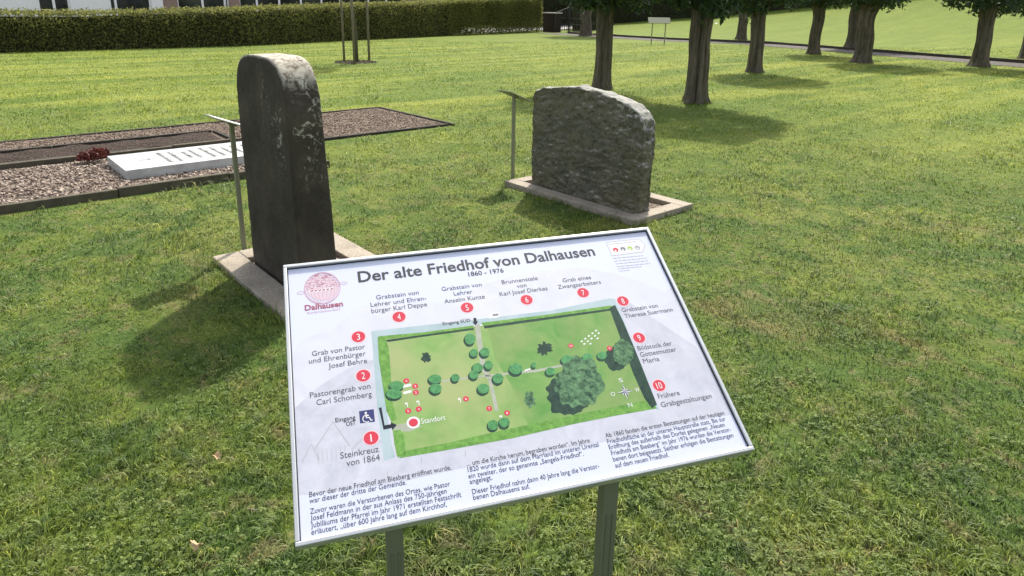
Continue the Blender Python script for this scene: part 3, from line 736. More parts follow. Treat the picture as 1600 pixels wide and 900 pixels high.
words('caption', [('Bildstock der', 998.7, 545.5, 1052, 537), ('Gottesmutter', 1002.7, 555.5, 1059, 546.5), ('Maria', 1007.5, 565.8, 1032.5, 561.5)], .0192, I['text'], .0)
words('caption', [('Frühere', 1030.7, 620.8, 1064.5, 615), ('Grabgestaltungen', 1035.5, 634, 1114.7, 620)], .0192, I['text'], .0)
words('caption', [('Grab von Pastor', 487.4, 553.5, 571, 543), ('und Ehrenbürger', 482.6, 565, 572, 554), ('Josef Behre', 513, 573, 574, 565)], .0197, I['text'], .0)
words('caption', [('Pastorengrab von', 484, 618.5, 579.4, 605.5), ('Carl Schomberg', 494.4, 630, 581.4, 618)], .0201, I['text'], .0)
words('caption', [('Eingang', 524, 657.5, 555.6, 653), ('OST', 541, 663.5, 556, 661.4)], .0150, I['title'], .008)
words('caption', [('Eingang SÜD', 692.5, 506, 736, 500)], .0135, I['title'], .006)
words('caption', [('Steinkreuz', 532, 714.5, 592.4, 704), ('von 1864', 541.6, 726.5, 594, 717)], .0207, I['text'], .0)
BS = .0160
words('body_text', [('Bevor der neue Friedhof am Biesberg eröffnet wurde,', 483, 774, 706, 732.5), ('war dieser der dritte der Gemeinde.', 483.4, 784, 635.6, 755.6),
                    ('Zuvor waren die Verstorbenen des Ortes, wie Pastor', 484.4, 800.6, 704.4, 758), ('Josef Feldmann in der aus Anlass des 750-jährigen', 485, 811.5, 699, 769),
                    ('Jubiläums der Pfarrei im Jahr 1971 erstellten Festschrift', 485.6, 822.4, 722, 775), ('erläutert, „über 600 Jahre lang auf dem Kirchhof,', 486.4, 833.6, 699, 790)], BS, I['body'], .0)
words('body_text', [('... um die Kirche herum, begraben worden“. Im Jahre', 730.6, 726.5, 923, 688.8), ('1820 wurde dann auf dem Pfarrland im unteren Urental', 732, 735.7, 937.4, 695.5),
                    ('ein zweiter, der so genannte „Sengels-Friedhof“.', 733, 745.8, 913.8, 710), ('angelegt.', 735, 754.5, 770.4, 747.5),
                    ('Dieser Friedhof nahm dann 40 Jahre lang die Verstor-', 739, 770, 938.3, 729.5), ('benen Dalhausens auf.', 740.7, 779.4, 829.5, 761.2)], BS, I['body'], .0)
words('body_text', [('Ab 1860 fanden die ersten Bestattungen auf der heutigen', 948, 681.8, 1134.3, 646), ('Friedhofsfläche an der unteren Hauptstraße statt. Bis zur', 951, 691, 1136.4, 655.5),
                    ('Eröffnung des außerhalb des Dorfes gelegenen „Neuen', 953.6, 700, 1135, 664.4), ('Friedhofs am Biesberg“ im Jahr 1976 wurden die Verstor-', 957.3, 709.4, 1144.7, 672),
                    ('benen dort beigesetzt. Seither erfolgen die Bestattungen', 960.3, 719, 1148.7, 681), ('auf dem neuen Friedhof.', 963.4, 729, 1047.6, 711.8)], BS, I['body'], .0)
for n_, x, y, r_ in ((1, 579.8, 682.2, .0133), (2, 567.6, 584.6, .0133), (3, 560, 523.8, .0133), (4, 623.6, 492.6, .0133), (5, 730.2, 478.2, .0133), (6, 823.6, 466, .0133), (7, 912, 455, .0133),
                     (8, 974.4, 468, .0133), (9, 999.8, 525.4, .0133), (10, 1031.3, 600.2, .0133)):
    num_disc(n_, x, y, r_, size=.0205)
# wheelchair sign, entrance arrows
wc = poly([(560.8, 640.4), (584, 637), (586, 656.8), (562.6, 659.6)], .0004).build('wheelchair_sign', I['blue'], board)
mb = MB(); disc(571.5, 643, .0022, .0008, mb, 12)
for pts in ([(570.6, 645), (572.4, 645), (573.6, 651), (571.6, 651)], [(571.4, 650), (577, 649.3), (577.2, 650.8), (571.6, 651.5)], [(576, 649.5), (577.7, 649.3), (580.6, 654.4), (579, 655)], [(579.5, 654), (582, 653.2), (582.3, 654.6), (579.6, 655.4)], [(572, 647), (576.4, 646.5), (576.6, 647.8), (572.2, 648.2)]): poly(pts, .0008, mb)
uc, vc = uv(573, 651.8)
for k in range(14):
    t0, t1 = [math.radians(-60 - (k + e) * 17) for e in (0, 1)]
    V = [S(uc + r_ * math.cos(t), vc - r_ * math.sin(t), .0008) for r_, t in ((.0078, t0), (.0078, t1), (.0062, t1), (.0062, t0))]; mb.add(V, [(0, 1, 2, 3)[::-1]])
mb.build('wheelchair_symbol', I['white'], wc)
mb = MB(); poly([(592, 635), (596.2, 634.4), (601, 662.4), (599.4, 669.2)], .0009, mb); poly([(601, 662.4), (612, 660.6), (612.6, 666.4), (599.4, 669.2)], .0009, mb); poly([(610.5, 657.6), (620.3, 661.8), (613.2, 669.8)], .0009, mb)
mb.build('entrance_arrow', I['black'], board)
mb = MB(); poly([(740, 494.8), (744.6, 494.2), (745.4, 500.6), (740.8, 501.2)], .0009, mb); poly([(738.6, 500.8), (747.8, 499.6), (743.8, 506)], .0009, mb); mb.build('entrance_arrow', I['black'], board)
# village emblem: wicker basket balloon
lg = blob(503.4, 447.5, 25.5, 20, .00035, .0, 40).build('emblem', ink('ink_blush', (.72, .58, .68)), board)
mb = MB(); uc, vc = uv(503.4, 447.5); ra = .0365; rb = .040
def arc(fx, fy, t0, t1, n_=14, w=.0007, h=.0007):
    for i in range(n_):
        p, q_ = [(fx(t0 + (t1 - t0) * k / n_), fy(t0 + (t1 - t0) * k / n_)) for k in (i, i + 1)]
        d = Vector((q_[0] - p[0], q_[1] - p[1])); d.normalize(); s = Vector((-d.y, d.x)) * w
        mb.add([S(p[0] - s.x, p[1] - s.y, h), S(q_[0] - s.x, q_[1] - s.y, h), S(q_[0] + s.x, q_[1] + s.y, h), S(p[0] + s.x, p[1] + s.y, h)], [(0, 1, 2, 3)])
arc(lambda t: uc + ra * math.cos(t), lambda t: vc + rb * math.sin(t), 0, 2 * math.pi, 40)
for k in range(-5, 6): arc(lambda t, k=k: uc + ra * math.sin(k * .25) * math.cos(t), lambda t: vc + rb * math.sin(t), -1.45, 1.45, 12, .00045)
for k in range(-6, 0): arc(lambda t: uc + ra * t * math.cos(k * .2), lambda t, k=k: vc + rb * math.sin(k * .2) - .003 * (1 - t * t), -1, 1, 8, .0005)
for e in (-1, 1): arc(lambda t, e=e: uc + e * (ra + .007 + .0075 * math.cos(t)), lambda t, e=e: vc - e * .006 + .0035 * math.sin(t), 0, 2 * math.pi, 14, .0006)
mb.build('basket_weave', I['logo2'], lg)
mb = MB(); random.seed(5)
for k in range(70):
    a_ = random.uniform(-.9, .9) * ra; b_ = -random.uniform(.0, .9) * rb
    if (a_ / ra) ** 2 + (b_ / rb) ** 2 > .9: continue
    mb.add([S(uc + a_, vc + b_, .0010), S(uc + a_ + .004, vc + b_ - .0005, .0010), S(uc + a_ + .0036, vc + b_ + .0007, .0010), S(uc + a_ + .0004, vc + b_ + .0010, .0010)], [(0, 1, 2, 3)[::-1]])
poly([(482, 452), (520, 446.5), (521, 450), (483, 455.5)], .0006).build('emblem_band', I['white'], lg)
for k in range(6): mb.add([S(uc - .024 + k * .008 + dx, vc + .004 + dy, .0011) for dx, dy in ((0, 0), (.0055, -.001), (.005, .002), (.001, .003))], [(0, 1, 2, 3)[::-1]])
mb.build('basket_flowers', I['logo'], lg)
words('emblem_lettering', [('Dalhausen', 476, 482.5, 536, 476)], .0232, I['logo'], .03)
words('emblem_subline', [('Korbmacherdorf', 480, 487.6, 532, 482.6)], .0105, I['logo2'])
# sponsor tag with four coloured marks and small print
mb = MB(); tagp = [(948.5, 376.5), (1000, 371), (1009, 381), (1005.5, 391), (957, 397.2)]
poly(tagp, .0004).build('tag_panel', I['white'], board)
for a, b_ in zip(tagp, tagp[1:] + tagp[:1]):
    ua, va = uv(*a); ub, vb = uv(*b_); d = Vector((ub - ua, vb - va)).normalized(); s = Vector((-d.y, d.x)) * .0006
    mb.add([S(ua - s.x, va - s.y, .0007), S(ub - s.x, vb - s.y, .0007), S(ub + s.x, vb + s.y, .0007), S(ua + s.x, va + s.y, .0007)], [(0, 1, 2, 3)])
def dashes(xa, ya, xb, yb, w, h=.0007):
    ua, va = uv(xa, ya); ub, vb = uv(xb, yb); u = ua
    while u < ub - .002:
        L = random.uniform(.004, .012); e = min(u + L, ub); v_ = va + (vb - va) * (u - ua) / (ub - ua)
        mb.add([S(u, v_, h), S(e, v_, h), S(e, v_ - w, h), S(u, v_ - w, h)], [(0, 1, 2, 3)]); u = e + .0018
dashes(953, 380, 996, 375.4, .0018)
for k, (xa, ya, xb) in enumerate(((959, 402, 1006), (961, 406.3, 1012), (963, 410.5, 1014), (965, 414.8, 1017.5), (967, 418.2, 1004), (968.5, 421.8, 985))): dashes(xa, ya, xb, ya - (xb - xa) * .098, .0016)
mb.build('small_print', I['line'], board)
for (x, y), m_ in zip(((963, 388), (974.5, 386.6), (985.5, 385.6), (997, 384.6)), ('red', 'grey', 'lime', 'line')): disc(x, y, .0068, .0008).build('tag_mark', I[m_], board)
mb = MB()
for x, y in ((963, 389.5), (974.5, 388.6), (985.5, 387.2), (997, 386)): disc(x, y, .0028, .0012, mb, 10)
mb.build('tag_mark_centre', I['white'], board)

# inscription on the lying slab (lines run across it)
mb = MB()
def slabtext(txt, a, b0, b1, size):
    V, F = glyphs(txt, .01); x0 = min(p[0] for p in V); x1 = max(p[0] for p in V); k = (b1 - b0) / (x1 - x0)
    mb.add([ab(a + p[1] * size, b0 + (p[0] - x0) * k, .1268) for p in V], F)
# letters read from the far side; their words cannot be made out in the photograph, so short worn strokes stand for them
random.seed(3)
for k, (a_, w_) in enumerate(((-3.92, .56), (-3.82, .50), (-3.70, .36), (-3.62, .44), (-3.50, .56), (-3.40, .50), (-3.30, .34), (-3.20, .46), (-3.08, .40), (-2.98, .5))):
    b_ = 2.49 - w_ / 2
    while b_ < 2.49 + w_ / 2:
        L = random.uniform(.012, .026)
        mb.box(ab(a_, b_, .1252), E1 * L, E2 * random.uniform(.028, .042), UP * .0012); b_ += L + random.uniform(.006, .022)
mb.build('inscription', M['inscr'], sb)
mb = MB(); mb.box(ab(-4.13, 2.485, .1252), E2 * .14, E1 * .010, UP * .0012); mb.box(ab(-4.05, 2.45, .1255), E2 * .012, E1 * .08, UP * .0012)
mb.build('cross', M['inscr'], sb)

# ------------------------------------------------------------------ trees of the avenue
def trunk_mesh(name, r, h, seed, parent, groove=0):
    ns, nz = 72, 46; V = []; F = []
    for j in range(nz + 1):
        z = h * j / nz - .06
        rr = r * (1 + .55 * math.exp(-max(z, 0) / .13) * .6 - .10 * math.sin(math.pi * min(z / h, 1)) + .30 * max(0, (z - h * .72) / (h * .28)) ** 1.5)
        bend = .25 if seed == 1 else 1.0
        cxx = bend * .07 * r * noise.noise(Vector((0, seed, z * 1.1))) * 6 * min(1, max(z, 0)); cyy = .05 * r * noise.noise(Vector((seed, 5, z))) * 6 * min(1, max(z, 0))
        for k in range(ns):
            t = 2 * math.pi * k / ns; tw = t + z * .12
            fl = sum(w * abs(noise.noise(Vector((math.cos(tw) * f_, math.sin(tw) * f_, z * .35 + seed + i * 7)))) for i, (f_, w) in enumerate(((1.6, .30), (4.0, .13), (8.5, .07))))
            butt = .16 * math.exp(-max(z, 0) / .15) * math.sin(t * 5 + seed)
            gr = -.30 * groove * math.exp(-(((t - 4.35 + .12 * noise.noise(Vector((z * 2, seed, 0)))) / .12) ** 2)) - .2 * groove * math.exp(-(((t - 5.2 + .1 * z) / .08) ** 2))
            q_ = rr * (.93 + fl + butt + gr); V.append((cxx + q_ * math.cos(t), cyy + q_ * math.sin(t), z))
    for j in range(nz):
        for k in range(ns): F.append((j * ns + k, j * ns + (k + 1) % ns, (j + 1) * ns + (k + 1) % ns, (j + 1) * ns + k))
    F.append(tuple(nz * ns + k for k in range(ns)))
    return local(name, V, F, M['bark'], parent, True)
def local(name, V, F, mat, parent, smooth=False):
    me = bpy.data.meshes.new(name); me.from_pydata([tuple(v) for v in V], [], F); me.materials.append(mat)
    if smooth: me.polygons.foreach_set('use_smooth', [True] * len(me.polygons))
    o = bpy.data.objects.new(name, me); COL.objects.link(o); o.parent = parent; return o
def crown_mesh(R_, zc, rz, n_, size, seed, parent, mat, zlow):
    r_ = np.random.default_rng(seed); d = r_.normal(size=(n_, 3)); d /= np.linalg.norm(d, axis=1)[:, None]
    # lumpy radius
    lump = np.array([.86 + .30 * noise.noise(Vector(v) * 2.4 + Vector((seed, 0, 0))) + .15 * noise.noise(Vector(v) * 6) for v in d])
    rad = lump * r_.uniform(.45, 1.0, n_) ** .35
    P = d * rad[:, None] * np.array([R_, R_, rz]); P[:, 2] += zc
    low = P[:, 2] < zlow; P[low, 2] = zlow + r_.uniform(-.20, .35, low.sum()) + .12 * np.sin(P[low, 0] * 5) * np.cos(P[low, 1] * 4)
    V, F, c = leafcloud(P, size, tilt=.35); o = npmesh('crown', V, F, mat, cols=c); o.parent = parent; return o
def limbs(parent, r, h, zc, R_, seed):
    mb = MB(); random.seed(seed)
    for k in range(9):
        t = k * 2.4 + seed; L = random.uniform(.55, .85) * R_; z0 = h - random.uniform(.0, .25)
        pts = [Vector((r * .3 * math.cos(t), r * .3 * math.sin(t), z0))]
        for i in range(1, 5):
            f_ = i / 4; pts.append(Vector((L * f_ * math.cos(t + .3 * f_), L * f_ * math.sin(t + .3 * f_), z0 + (zc - z0 + .6 * math.sin(k)) * f_ ** .7)))
        mb.tube(pts, [r * .42, r * .3, r * .2, r * .12, r * .05], 8)
    return local('limb', mb.v, mb.f, M['bark'], parent, True)
def make_tree(loc, r, h, R_, seed, groove, label, n_=5200, size=.17):
    root = empty('avenue_tree', loc, label, 'tree', 'clipped round trees along the path')
    trunk_mesh('trunk', r, h + .5, seed, root, groove)
    zc = h + R_ * .78; limbs(root, r, h + .25, zc, R_, seed)
    crown_mesh(R_, zc, R_ * .85, n_, size, seed, root, M['crown'], h)
    return root
TREES = [((940, 141), .175, 1.60, 1.45, 1, .35, 'tree with a straight dark trunk directly behind the wide rough stone'),
         ((1086, 161), .185, 1.62, 1.40, 2, 1.0, 'nearest tree on the right with a deeply grooved brown trunk'),
         ((1178, 113), .190, 1.66, 1.50, 3, .8, 'tree with a furrowed leaning trunk just right of the grooved one'),
         ((1270, 85), .220, 1.72, 1.75, 4, .2, 'dark trunked tree standing at the near edge of the gravel path'),
         ((1346, 98), .250, 1.66, 1.80, 5, .2, 'thick smooth trunked tree in front of the path at the right'),
         ((1158, 62), .270, 2.05, 2.00, 6, .3, 'distant tree beyond the path with a trunk flaring to the left'),
         ((1330, 76), .260, 1.95, 1.90, 7, .2, 'tree beyond the path half hidden by the thick smooth trunk'),
         ((915, 56), .330, 2.30, 2.10, 8, .4, 'broad pale trunked tree beside the iron gate'),
         ((1528, 104), .230, 1.66, 1.70, 9, .2, 'tree farthest right in front of the gravel path'),
         ((1602, 92), .220, 1.70, 1.60, 10, .2, 'tree at the far right edge beyond the path')]
for (px_, py_), r, h, R_, sd, gr, lb in TREES:
    p = gt(px_, py_); make_tree(p, r, h - .10, R_, sd, gr, lb, n_=8500 if p.y < 30 else 5500, size=.15 if p.y < 30 else .22)
p = gt(1107, 58)

# ------------------------------------------------------------------ young staked tree
yb = gt(556, 98)
yt = empty('young_tree', yb, 'slim young tree held between three wooden stakes on the lawn', 'tree')
mb = MB(); mb.tube([Vector((.02, .02, -.05)), Vector((.03, .02, .8)), Vector((-.04, 0, 1.7)), Vector((-.06, 0, 2.6)), Vector((-.03, 0, 3.8))], [.062, .05, .042, .035, .015], 12)
o = local('trunk', mb.v, mb.f, M['youngbark'], yt, True)
crown_mesh(.95, 3.4, 1.1, 2600, .11, 21, yt, M['crown'], 2.5)
for k in range(5):
    mb = MB(); t = k * 1.3; mb.tube([Vector((-.05, 0, 2.4 + k * .2)), Vector((.5 * math.cos(t), .5 * math.sin(t), 3.0 + k * .2))], [.018, .006], 6); local('limb', mb.v, mb.f, M['youngbark'], yt)
mb = MB(); V = []; F = []
for k in range(700):
    a = random.uniform(0, 6.28); rr = .62 * math.sqrt(random.random()); c = yb + Vector((rr * math.cos(a), rr * math.sin(a), .02)); s = random.uniform(.015, .04); i = len(V)
    ax = Vector((random.gauss(0, 1), random.gauss(0, 1), random.gauss(0, .5))).normalized(); b2 = ax.orthogonal()
    V += [c - ax * s, c + b2 * s * .5, c + ax * s, c - b2 * s * .5]; F.append((i, i + 1, i + 2, i + 3))
tag(MB().add(V, F).build('bark_mulch', m_stones('mulch_chips', [(0, (.07, .05, .035)), (.6, (.17, .14, .10)), (1, (.32, .28, .21))]), loc=yb), 'ring of bark mulch around the foot of the young tree', 'mulch', kind='stuff')
sts = []
for (px_, py_, lb) in ((538, 97, 'left wooden stake of the three beside the young tree'), (554, 101, 'middle wooden stake standing nearest the viewer by the young tree'), (577, 96, 'right wooden stake of the three beside the young tree')):
    b = gt(px_, py_); b.z = 0; mb = MB(); mb.tube([b - UP * .1, b + UP * 1.2 + Vector((.005, 0, 0)), b + UP * 2.15], [.036, .034, .032], 12)
    sts.append(b); tag(mb.build('tree_stake', M['stake'], loc=b, smooth=True), lb, 'stake', 'stakes around the young tree')
mb = MB(); a_, b_ = sts[0] + UP * 2.0, sts[2] + UP * 2.0
for a_, b_ in ((sts[0], sts[2]), (sts[0], sts[1]), (sts[1], sts[2])):
    d = (b_ - a_); s = Vector((-d.y, d.x, 0)).normalized() * .02; mb.box(a_ + UP * 2.0 + s * 1.8, d, s, UP * .07)
tag(mb.build('stake_rail', M['stake'], loc=sts[0] + UP * 2), 'wooden rails joining the three stakes near their tops', 'rail')

# ------------------------------------------------------------------ hedges
def hedge(name, line_, thick, label, mat, leafs, size, sparse_from=None, top_rnd=.085, coremat=None):
    """line_: list of (point, height)"""
    root = empty(name, line_[len(line_) // 2][0], label, 'hedge')
    segs = list(zip(line_[:-1], line_[1:])); Ls = [(b[0] - a[0]).length for a, b in segs]; tot = sum(Ls)
    P = []; acc = 0; core = MB(); stems = []
    for ((a, ha), (b, hb)), L in zip(segs, Ls):
        d = (b - a).normalized(); d2 = Vector((d.x, d.y, 0)).normalized(); s = Vector((-d2.y, d2.x, 0))   # s points away (left of travel)
        sp = sparse_from is not None and (acc + L * .5) / tot > sparse_from; n_ = int(leafs * L / tot * (3.0 if sp else 1))
        t = rng.random(n_); w = rng.random(n_); kind = rng.random(n_)
        H_ = ha + (hb - ha) * t
        face = kind < .50; topk = (kind >= .50) & (kind < .78)
        z = np.where(topk, H_ + rng.normal(0, top_rnd * .6, n_), H_ * (w ** .9)); off = np.where(face, rng.normal(.0, .05, n_), np.where(topk, rng.random(n_) * thick, rng.random(n_) * thick))
        off = off + .06 * np.sin(t * L * 2.1) * (z > .2)
        f0 = acc / tot
        if sparse_from is not None:
            ft = (acc + t * L) / tot; keep = np.ones(n_, bool)
        else: keep = np.ones(n_, bool)
        base = np.array(a)[None] + np.outer(t * L, np.array(d)); base[:, 2] = terrain(base[:, 0], base[:, 1])
        q_ = base + np.outer(off, np.array(s)); q_[:, 2] += np.maximum(z, .03); P.append(q_[keep])
        k = max(1, int(L / (.45 if sp else 1.5)))
        for i in range(k):
            p0, p1 = a.lerp(b, i / k), a.lerp(b, (i + 1) / k); h0 = ha + (hb - ha) * (i + .5) / k; ft = (acc + L * (i + .5) / k) / tot
            zz = min(float(terrain(p0.x, p0.y)), float(terrain(p1.x, p1.y))); p0 = Vector((p0.x, p0.y, zz)); p1 = Vector((p1.x, p1.y, zz)); lo = 0 if not sp else min(1, i / 5) * .62 + .6 * min(1, i / 5) * noise.noise(Vector((i * .8, 0, 0))) + min(1, i / 5) * random.uniform(-.1, .1); lo = max(lo, 0)
            core.box(p0 + s * .12 + UP * (lo - .02 if lo == 0 else lo), (p1 - p0), s * (thick - .24), UP * (h0 - .12 - lo))
            if lo:
                for e in range(1):
                    pp = p0.lerp(p1, (e + .5) / 1) + s * random.uniform(.2, thick - .2); stems.append(MB().tube([pp - UP * .05, pp + Vector((random.uniform(-.1, .1), 0, .8))], [.03, .02], 6))
        acc += L
    P = np.concatenate(P); V, F, c = leafcloud(P, size)
    npmesh('foliage', V, F, mat, parent=root, cols=c)
    core.build('twig_core', coremat or M['hedgecore'], root)
    for m_ in stems: m_.build('stem', M['bark'], root)
    return root
def flatp(v): return Vector((v.x, v.y, float(terrain(v.x, v.y))))
hpts = [(gt(162, 78), 1.24), (gt(400, 71), 1.42), (gt(554, 63), 1.62), (gt(700, 56), 1.85), (gt(847, 50), 2.25)]
d0 = (hpts[1][0] - hpts[0][0]).normalized()
hpts = [(flatp(hpts[0][0] - d0 * 22), 1.2)] + [(flatp(p), h) for p, h in hpts]
hedge('beech_hedge', hpts, .95, 'long clipped beech hedge along the left side in front of the houses', M['beech'], 84000, .095, sparse_from=.80)
fp = [gt(958, 37), gt(1040, 31), gt(1092, 27.5), gt(1160, 21), gt(1240, 14.5)]
fl_ = [(flatp(Vector((5.3, 50.5, 0))), 2.2), (flatp(fp[0]), 2.6), (flatp(fp[1]), 2.6), (flatp(fp[2]), 2.7), (flatp(fp[3]), 2.7), (flatp(fp[4]), 2.6)]
fl_.append((flatp(fp[4] + (fp[4] - fp[3]).normalized() * 40), 2.4))
hedge('far_hedge', fl_, 1.3, 'tall dark hedge closing the far end of the lawn behind the trees', M['farhedge'], 42000, .16)

kb = [Vector((-1.0, 56.5, 0)), Vector((3.5, 59.5, 0)), Vector((9.5, 62.5, 0))]
hedge('street_hedge', [(flatp(p), 3.0) for p in kb], 1.6, 'dark tall hedge across the street behind the iron gate', M['farhedge'], 9000, .17)
# ------------------------------------------------------------------ gate
g0 = gt(848, 49.5); g1 = gt(866, 50.5); g2 = gt(889, 50); g3 = gt(912, 53)
dd = (g1 - g0); dd.z = 0; W_ = dd.length; dd.normalize(); ss = Vector((-dd.y, dd.x, 0))
pier = empty('gate_pier', g0 + dd * W_ / 2, 'short dark brown pier with a pale flat cap at the left of the iron gate', 'gate pier')
MB().box(g0 - UP * .1, dd * W_, ss * .6, UP * 1.32).build('pier_body', M['brick'], pier, bevel=.01)
MB().box(g0 - dd * .05 - ss * .05 + UP * 1.222, dd * (W_ + .1), ss * .7, UP * .08).build('cap', M['cap'], pier, bevel=.01)
def gate_leaf(a, b, h0, h1, label):
    d = b - a; d.z = 0; L = d.length; d.normalize(); s = Vector((-d.y, d.x, 0)); root = empty('gate_leaf', a, label, 'gate', 'leaves of the iron gate'); n_ = 6
    MB().box(a - UP * .05, d * .07, s * .07, UP * (h0 + .1)).build('gate_post', M['gate'], root); MB().box(b - d * .07 - UP * .05, d * .07, s * .07, UP * (h1 + .1)).build('gate_post', M['gate'], root)
    for i in range(1, n_):
        h = h0 + (h1 - h0) * i / n_; MB().box(a + d * (L * i / n_) + UP * .08, d * .05, s * .025, UP * (h - .08)).build('bar', M['gate'], root)
    for z in (.12, .5, .9): MB().box(a + d * .07 + UP * z + s * .026, d * (L - .14), s * .02, UP * .05).build('crossbar', M['gate'], root)
    m = MB(); a1, b1 = a + d * .07 + UP * h0, b - d * .07 + UP * h1; m.box(a1 - s * .022, b1 - a1, s * .02, UP * .06); m.build('top_rail', M['gate'], root)
gate_leaf(g1 + dd * .03, g2, 1.25, 1.62, 'left leaf of the black iron gate with bright street behind')
gate_leaf(g2 + (g3 - g2).normalized() * .05, g3, 1.62, 1.35, 'right leaf of the black iron gate beside the pale tree trunk')

# ------------------------------------------------------------------ distant two-post board
sb1 = gt(1016.5, 69); d_ = Vector((1, -.02, 0)).normalized(); n_ = Vector((-.02, -1, 0)).normalized()
fb = empty('far_lectern', sb1 + d_ * .3, 'distant slanted board on two thin posts in front of the gravel path', 'information board')
for e in (0, .63): MB().box(sb1 + d_ * e - UP * .1, d_ * .045, n_ * .045, UP * 1.14).build('post', M['metal'], fb)
sl2 = (UP * .62 - n_ * -.78 * -1).normalized(); c = sb1 - d_ * .19 + UP * .97
MB().box(c + n_ * .12, d_ * 1.05, Vector((-n_.x * .26, -n_.y * .26, .26)), Vector((n_.x * .02, n_.y * .02, .02))).build('panel', M['metal'], fb)

# ------------------------------------------------------------------ street and houses behind the hedge
hv = [p for p, h in hpts]; hd = (hv[2] - hv[1]); hd.z = 0; hd.normalize(); hs = Vector((-hd.y, hd.x, 0))
ribbon('street', [hv[0] - hd * 10 + hs * 4.2, hv[1] + hs * 4.2, hv[2] + hs * 4.2, hv[3] + hs * 4.2, hv[4] + hs * 4.2, hv[5] + hs * 4.2, hv[5] + hs * 4.2 + (hv[5] - hv[4]).normalized() * 30], 5.5, M['road'], .02, 'pale asphalt street behind the beech hedge', 'street')
Fo = hv[1] + hs * 8.5; Fo.z = 0
def fs(px_):      # photograph column -> metres along the facade
    r = ray(px_, 8); A_ = np.array([[r[0], -hd.x], [r[1], -hd.y]]); k, s_ = np.linalg.solve(A_, np.array([Fo.x, Fo.y])); return s_
def fp_(s_, z, o_=0): return Fo + hd * s_ + UP * z - hs * o_
def house(name, label, s0, s1, depth, wallmat, openings, rooft=6.0):
    """openings: (x0, x1, z0, z1, number of mullions)"""
    root = empty(name, fp_((s0 + s1) / 2, 0) + hs * depth / 2, label, 'house')
    H_ = 5.4; w = MB(); ops = sorted(openings); cur = s0; T = .3
    for a, b, z0, z1, nm in ops:
        if a > cur: w.box(fp_(cur, -.1), hd * (a - cur), hs * T, UP * (H_ + .1))
        w.box(fp_(a, -.1), hd * (b - a), hs * T, UP * (z0 + .1)); w.box(fp_(a, z1), hd * (b - a), hs * T, UP * (H_ - z1)); cur = b
    w.box(fp_(cur, -.1), hd * (s1 - cur), hs * T, UP * (H_ + .1))
    w.box(fp_(s0, -.1) + hs * T, hd * T, hs * (depth - 2 * T), UP * (H_ + .1)); w.box(fp_(s1 - T, -.1) + hs * T, hd * T, hs * (depth - 2 * T), UP * (H_ + .1)); w.box(fp_(s0, -.1) + hs * (depth - T), hd * (s1 - s0), hs * T, UP * (H_ + .1))
    w.build('wall', wallmat, root)
    rf = MB(); e = .5
    a, b, c_, d2, r1, r2 = fp_(s0 - e, H_) - hs * e, fp_(s1 + e, H_) - hs * e, fp_(s1 + e, H_) + hs * (depth + e), fp_(s0 - e, H_) + hs * (depth + e), fp_(s0 - e, H_ + 3.6) + hs * depth / 2, fp_(s1 + e, H_ + 3.6) + hs * depth / 2
    rf.add([a, b, c_, d2, r1, r2], [(0, 1, 5, 4), (2, 3, 4, 5), (0, 4, 3), (1, 2, 5), (0, 3, 2, 1)]); rf.build('roof', M['slate'], root)
    for a, b, z0, z1, nm in ops:
        fm = MB(); L = b - a; fw = .07
        fm.box(fp_(a, z0, -.10), hd * fw, hs * .06, UP * (z1 - z0)); fm.box(fp_(b - fw, z0, -.10), hd * fw, hs * .06, UP * (z1 - z0))
        fm.box(fp_(a + fw, z0, -.10), hd * (L - 2 * fw), hs * .06, UP * fw); fm.box(fp_(a + fw, z1 - fw, -.10), hd * (L - 2 * fw), hs * .06, UP * fw)
        for x in (nm if isinstance(nm, list) else [a + L * (i + 1) / (nm + 1) for i in range(nm)]): fm.box(fp_(x - .05, z0 + fw, -.09), hd * .10, hs * .05, UP * (z1 - z0 - 2 * fw))
        wd = fm.build('window', M['wframe'], root); MB().box(fp_(a + fw, z0 + fw, -.125), hd * (L - 2 * fw), hs * .01, UP * (z1 - z0 - 2 * fw)).build('pane', M['glass'], wd)
    return root
e0 = fs(256)
house('white_house', 'white rendered house behind the left end of the beech hedge', fs(-260), e0 - .02, 8, M['white'],
      [(fs(-200), fs(-150), .9, 2.3, 1), (fs(-60), fs(-10), .9, 2.3, 1), (fs(60), fs(110), .9, 2.3, 1), (fs(172), fs(237), .7, 2.4, [fs(182)])])
house('brick_house', 'brown brick house with a long row of white framed windows behind the hedge', e0, fs(690), 8, M['housebrick'],
      [(fs(278), fs(359), .8, 2.3, [fs(318), fs(353)]), (fs(375), fs(632), .8, 2.3, [fs(x) for x in (403, 438, 472, 504, 533, 577, 605)])])

# ------------------------------------------------------------------ grass blades
excl = [(ab(A0, 0), 0)]
def in_beds(X, Y):
    dx, dy = X - O.x, Y - O.y; a = dx * E2.x + dy * E2.y; b = dx * E1.x + dy * E1.y
    m = (a > A0) & (a < .02) & (b > -.06) & (b < 2.09); m |= (a > A0) & (a < -2.57) & (b > 1.5) & (b < 3.46)
    for base, l1, l2 in ((A, 1.20, .86), (Lc, 1.60, .78)):
        dx, dy = X - base.x, Y - base.y; s1 = dx * E1.x + dy * E1.y; s2 = dx * E2.x + dy * E2.y
        m |= (s1 > -.0) & (s1 < l1) & (s2 > -.0) & (s2 < l2)
    for a_, b_ in zip(pathpts[:-1], pathpts[1:]):
        d = np.array([b_.x - a_.x, b_.y - a_.y]); L = np.hypot(*d); d /= L; rx, ry = X - a_.x, Y - a_.y; t = rx * d[0] + ry * d[1]; o_ = rx * -d[1] + ry * d[0]
        m |= (t > 0) & (t < L) & (o_ > -.95) & (o_ < 1.15)
    return m
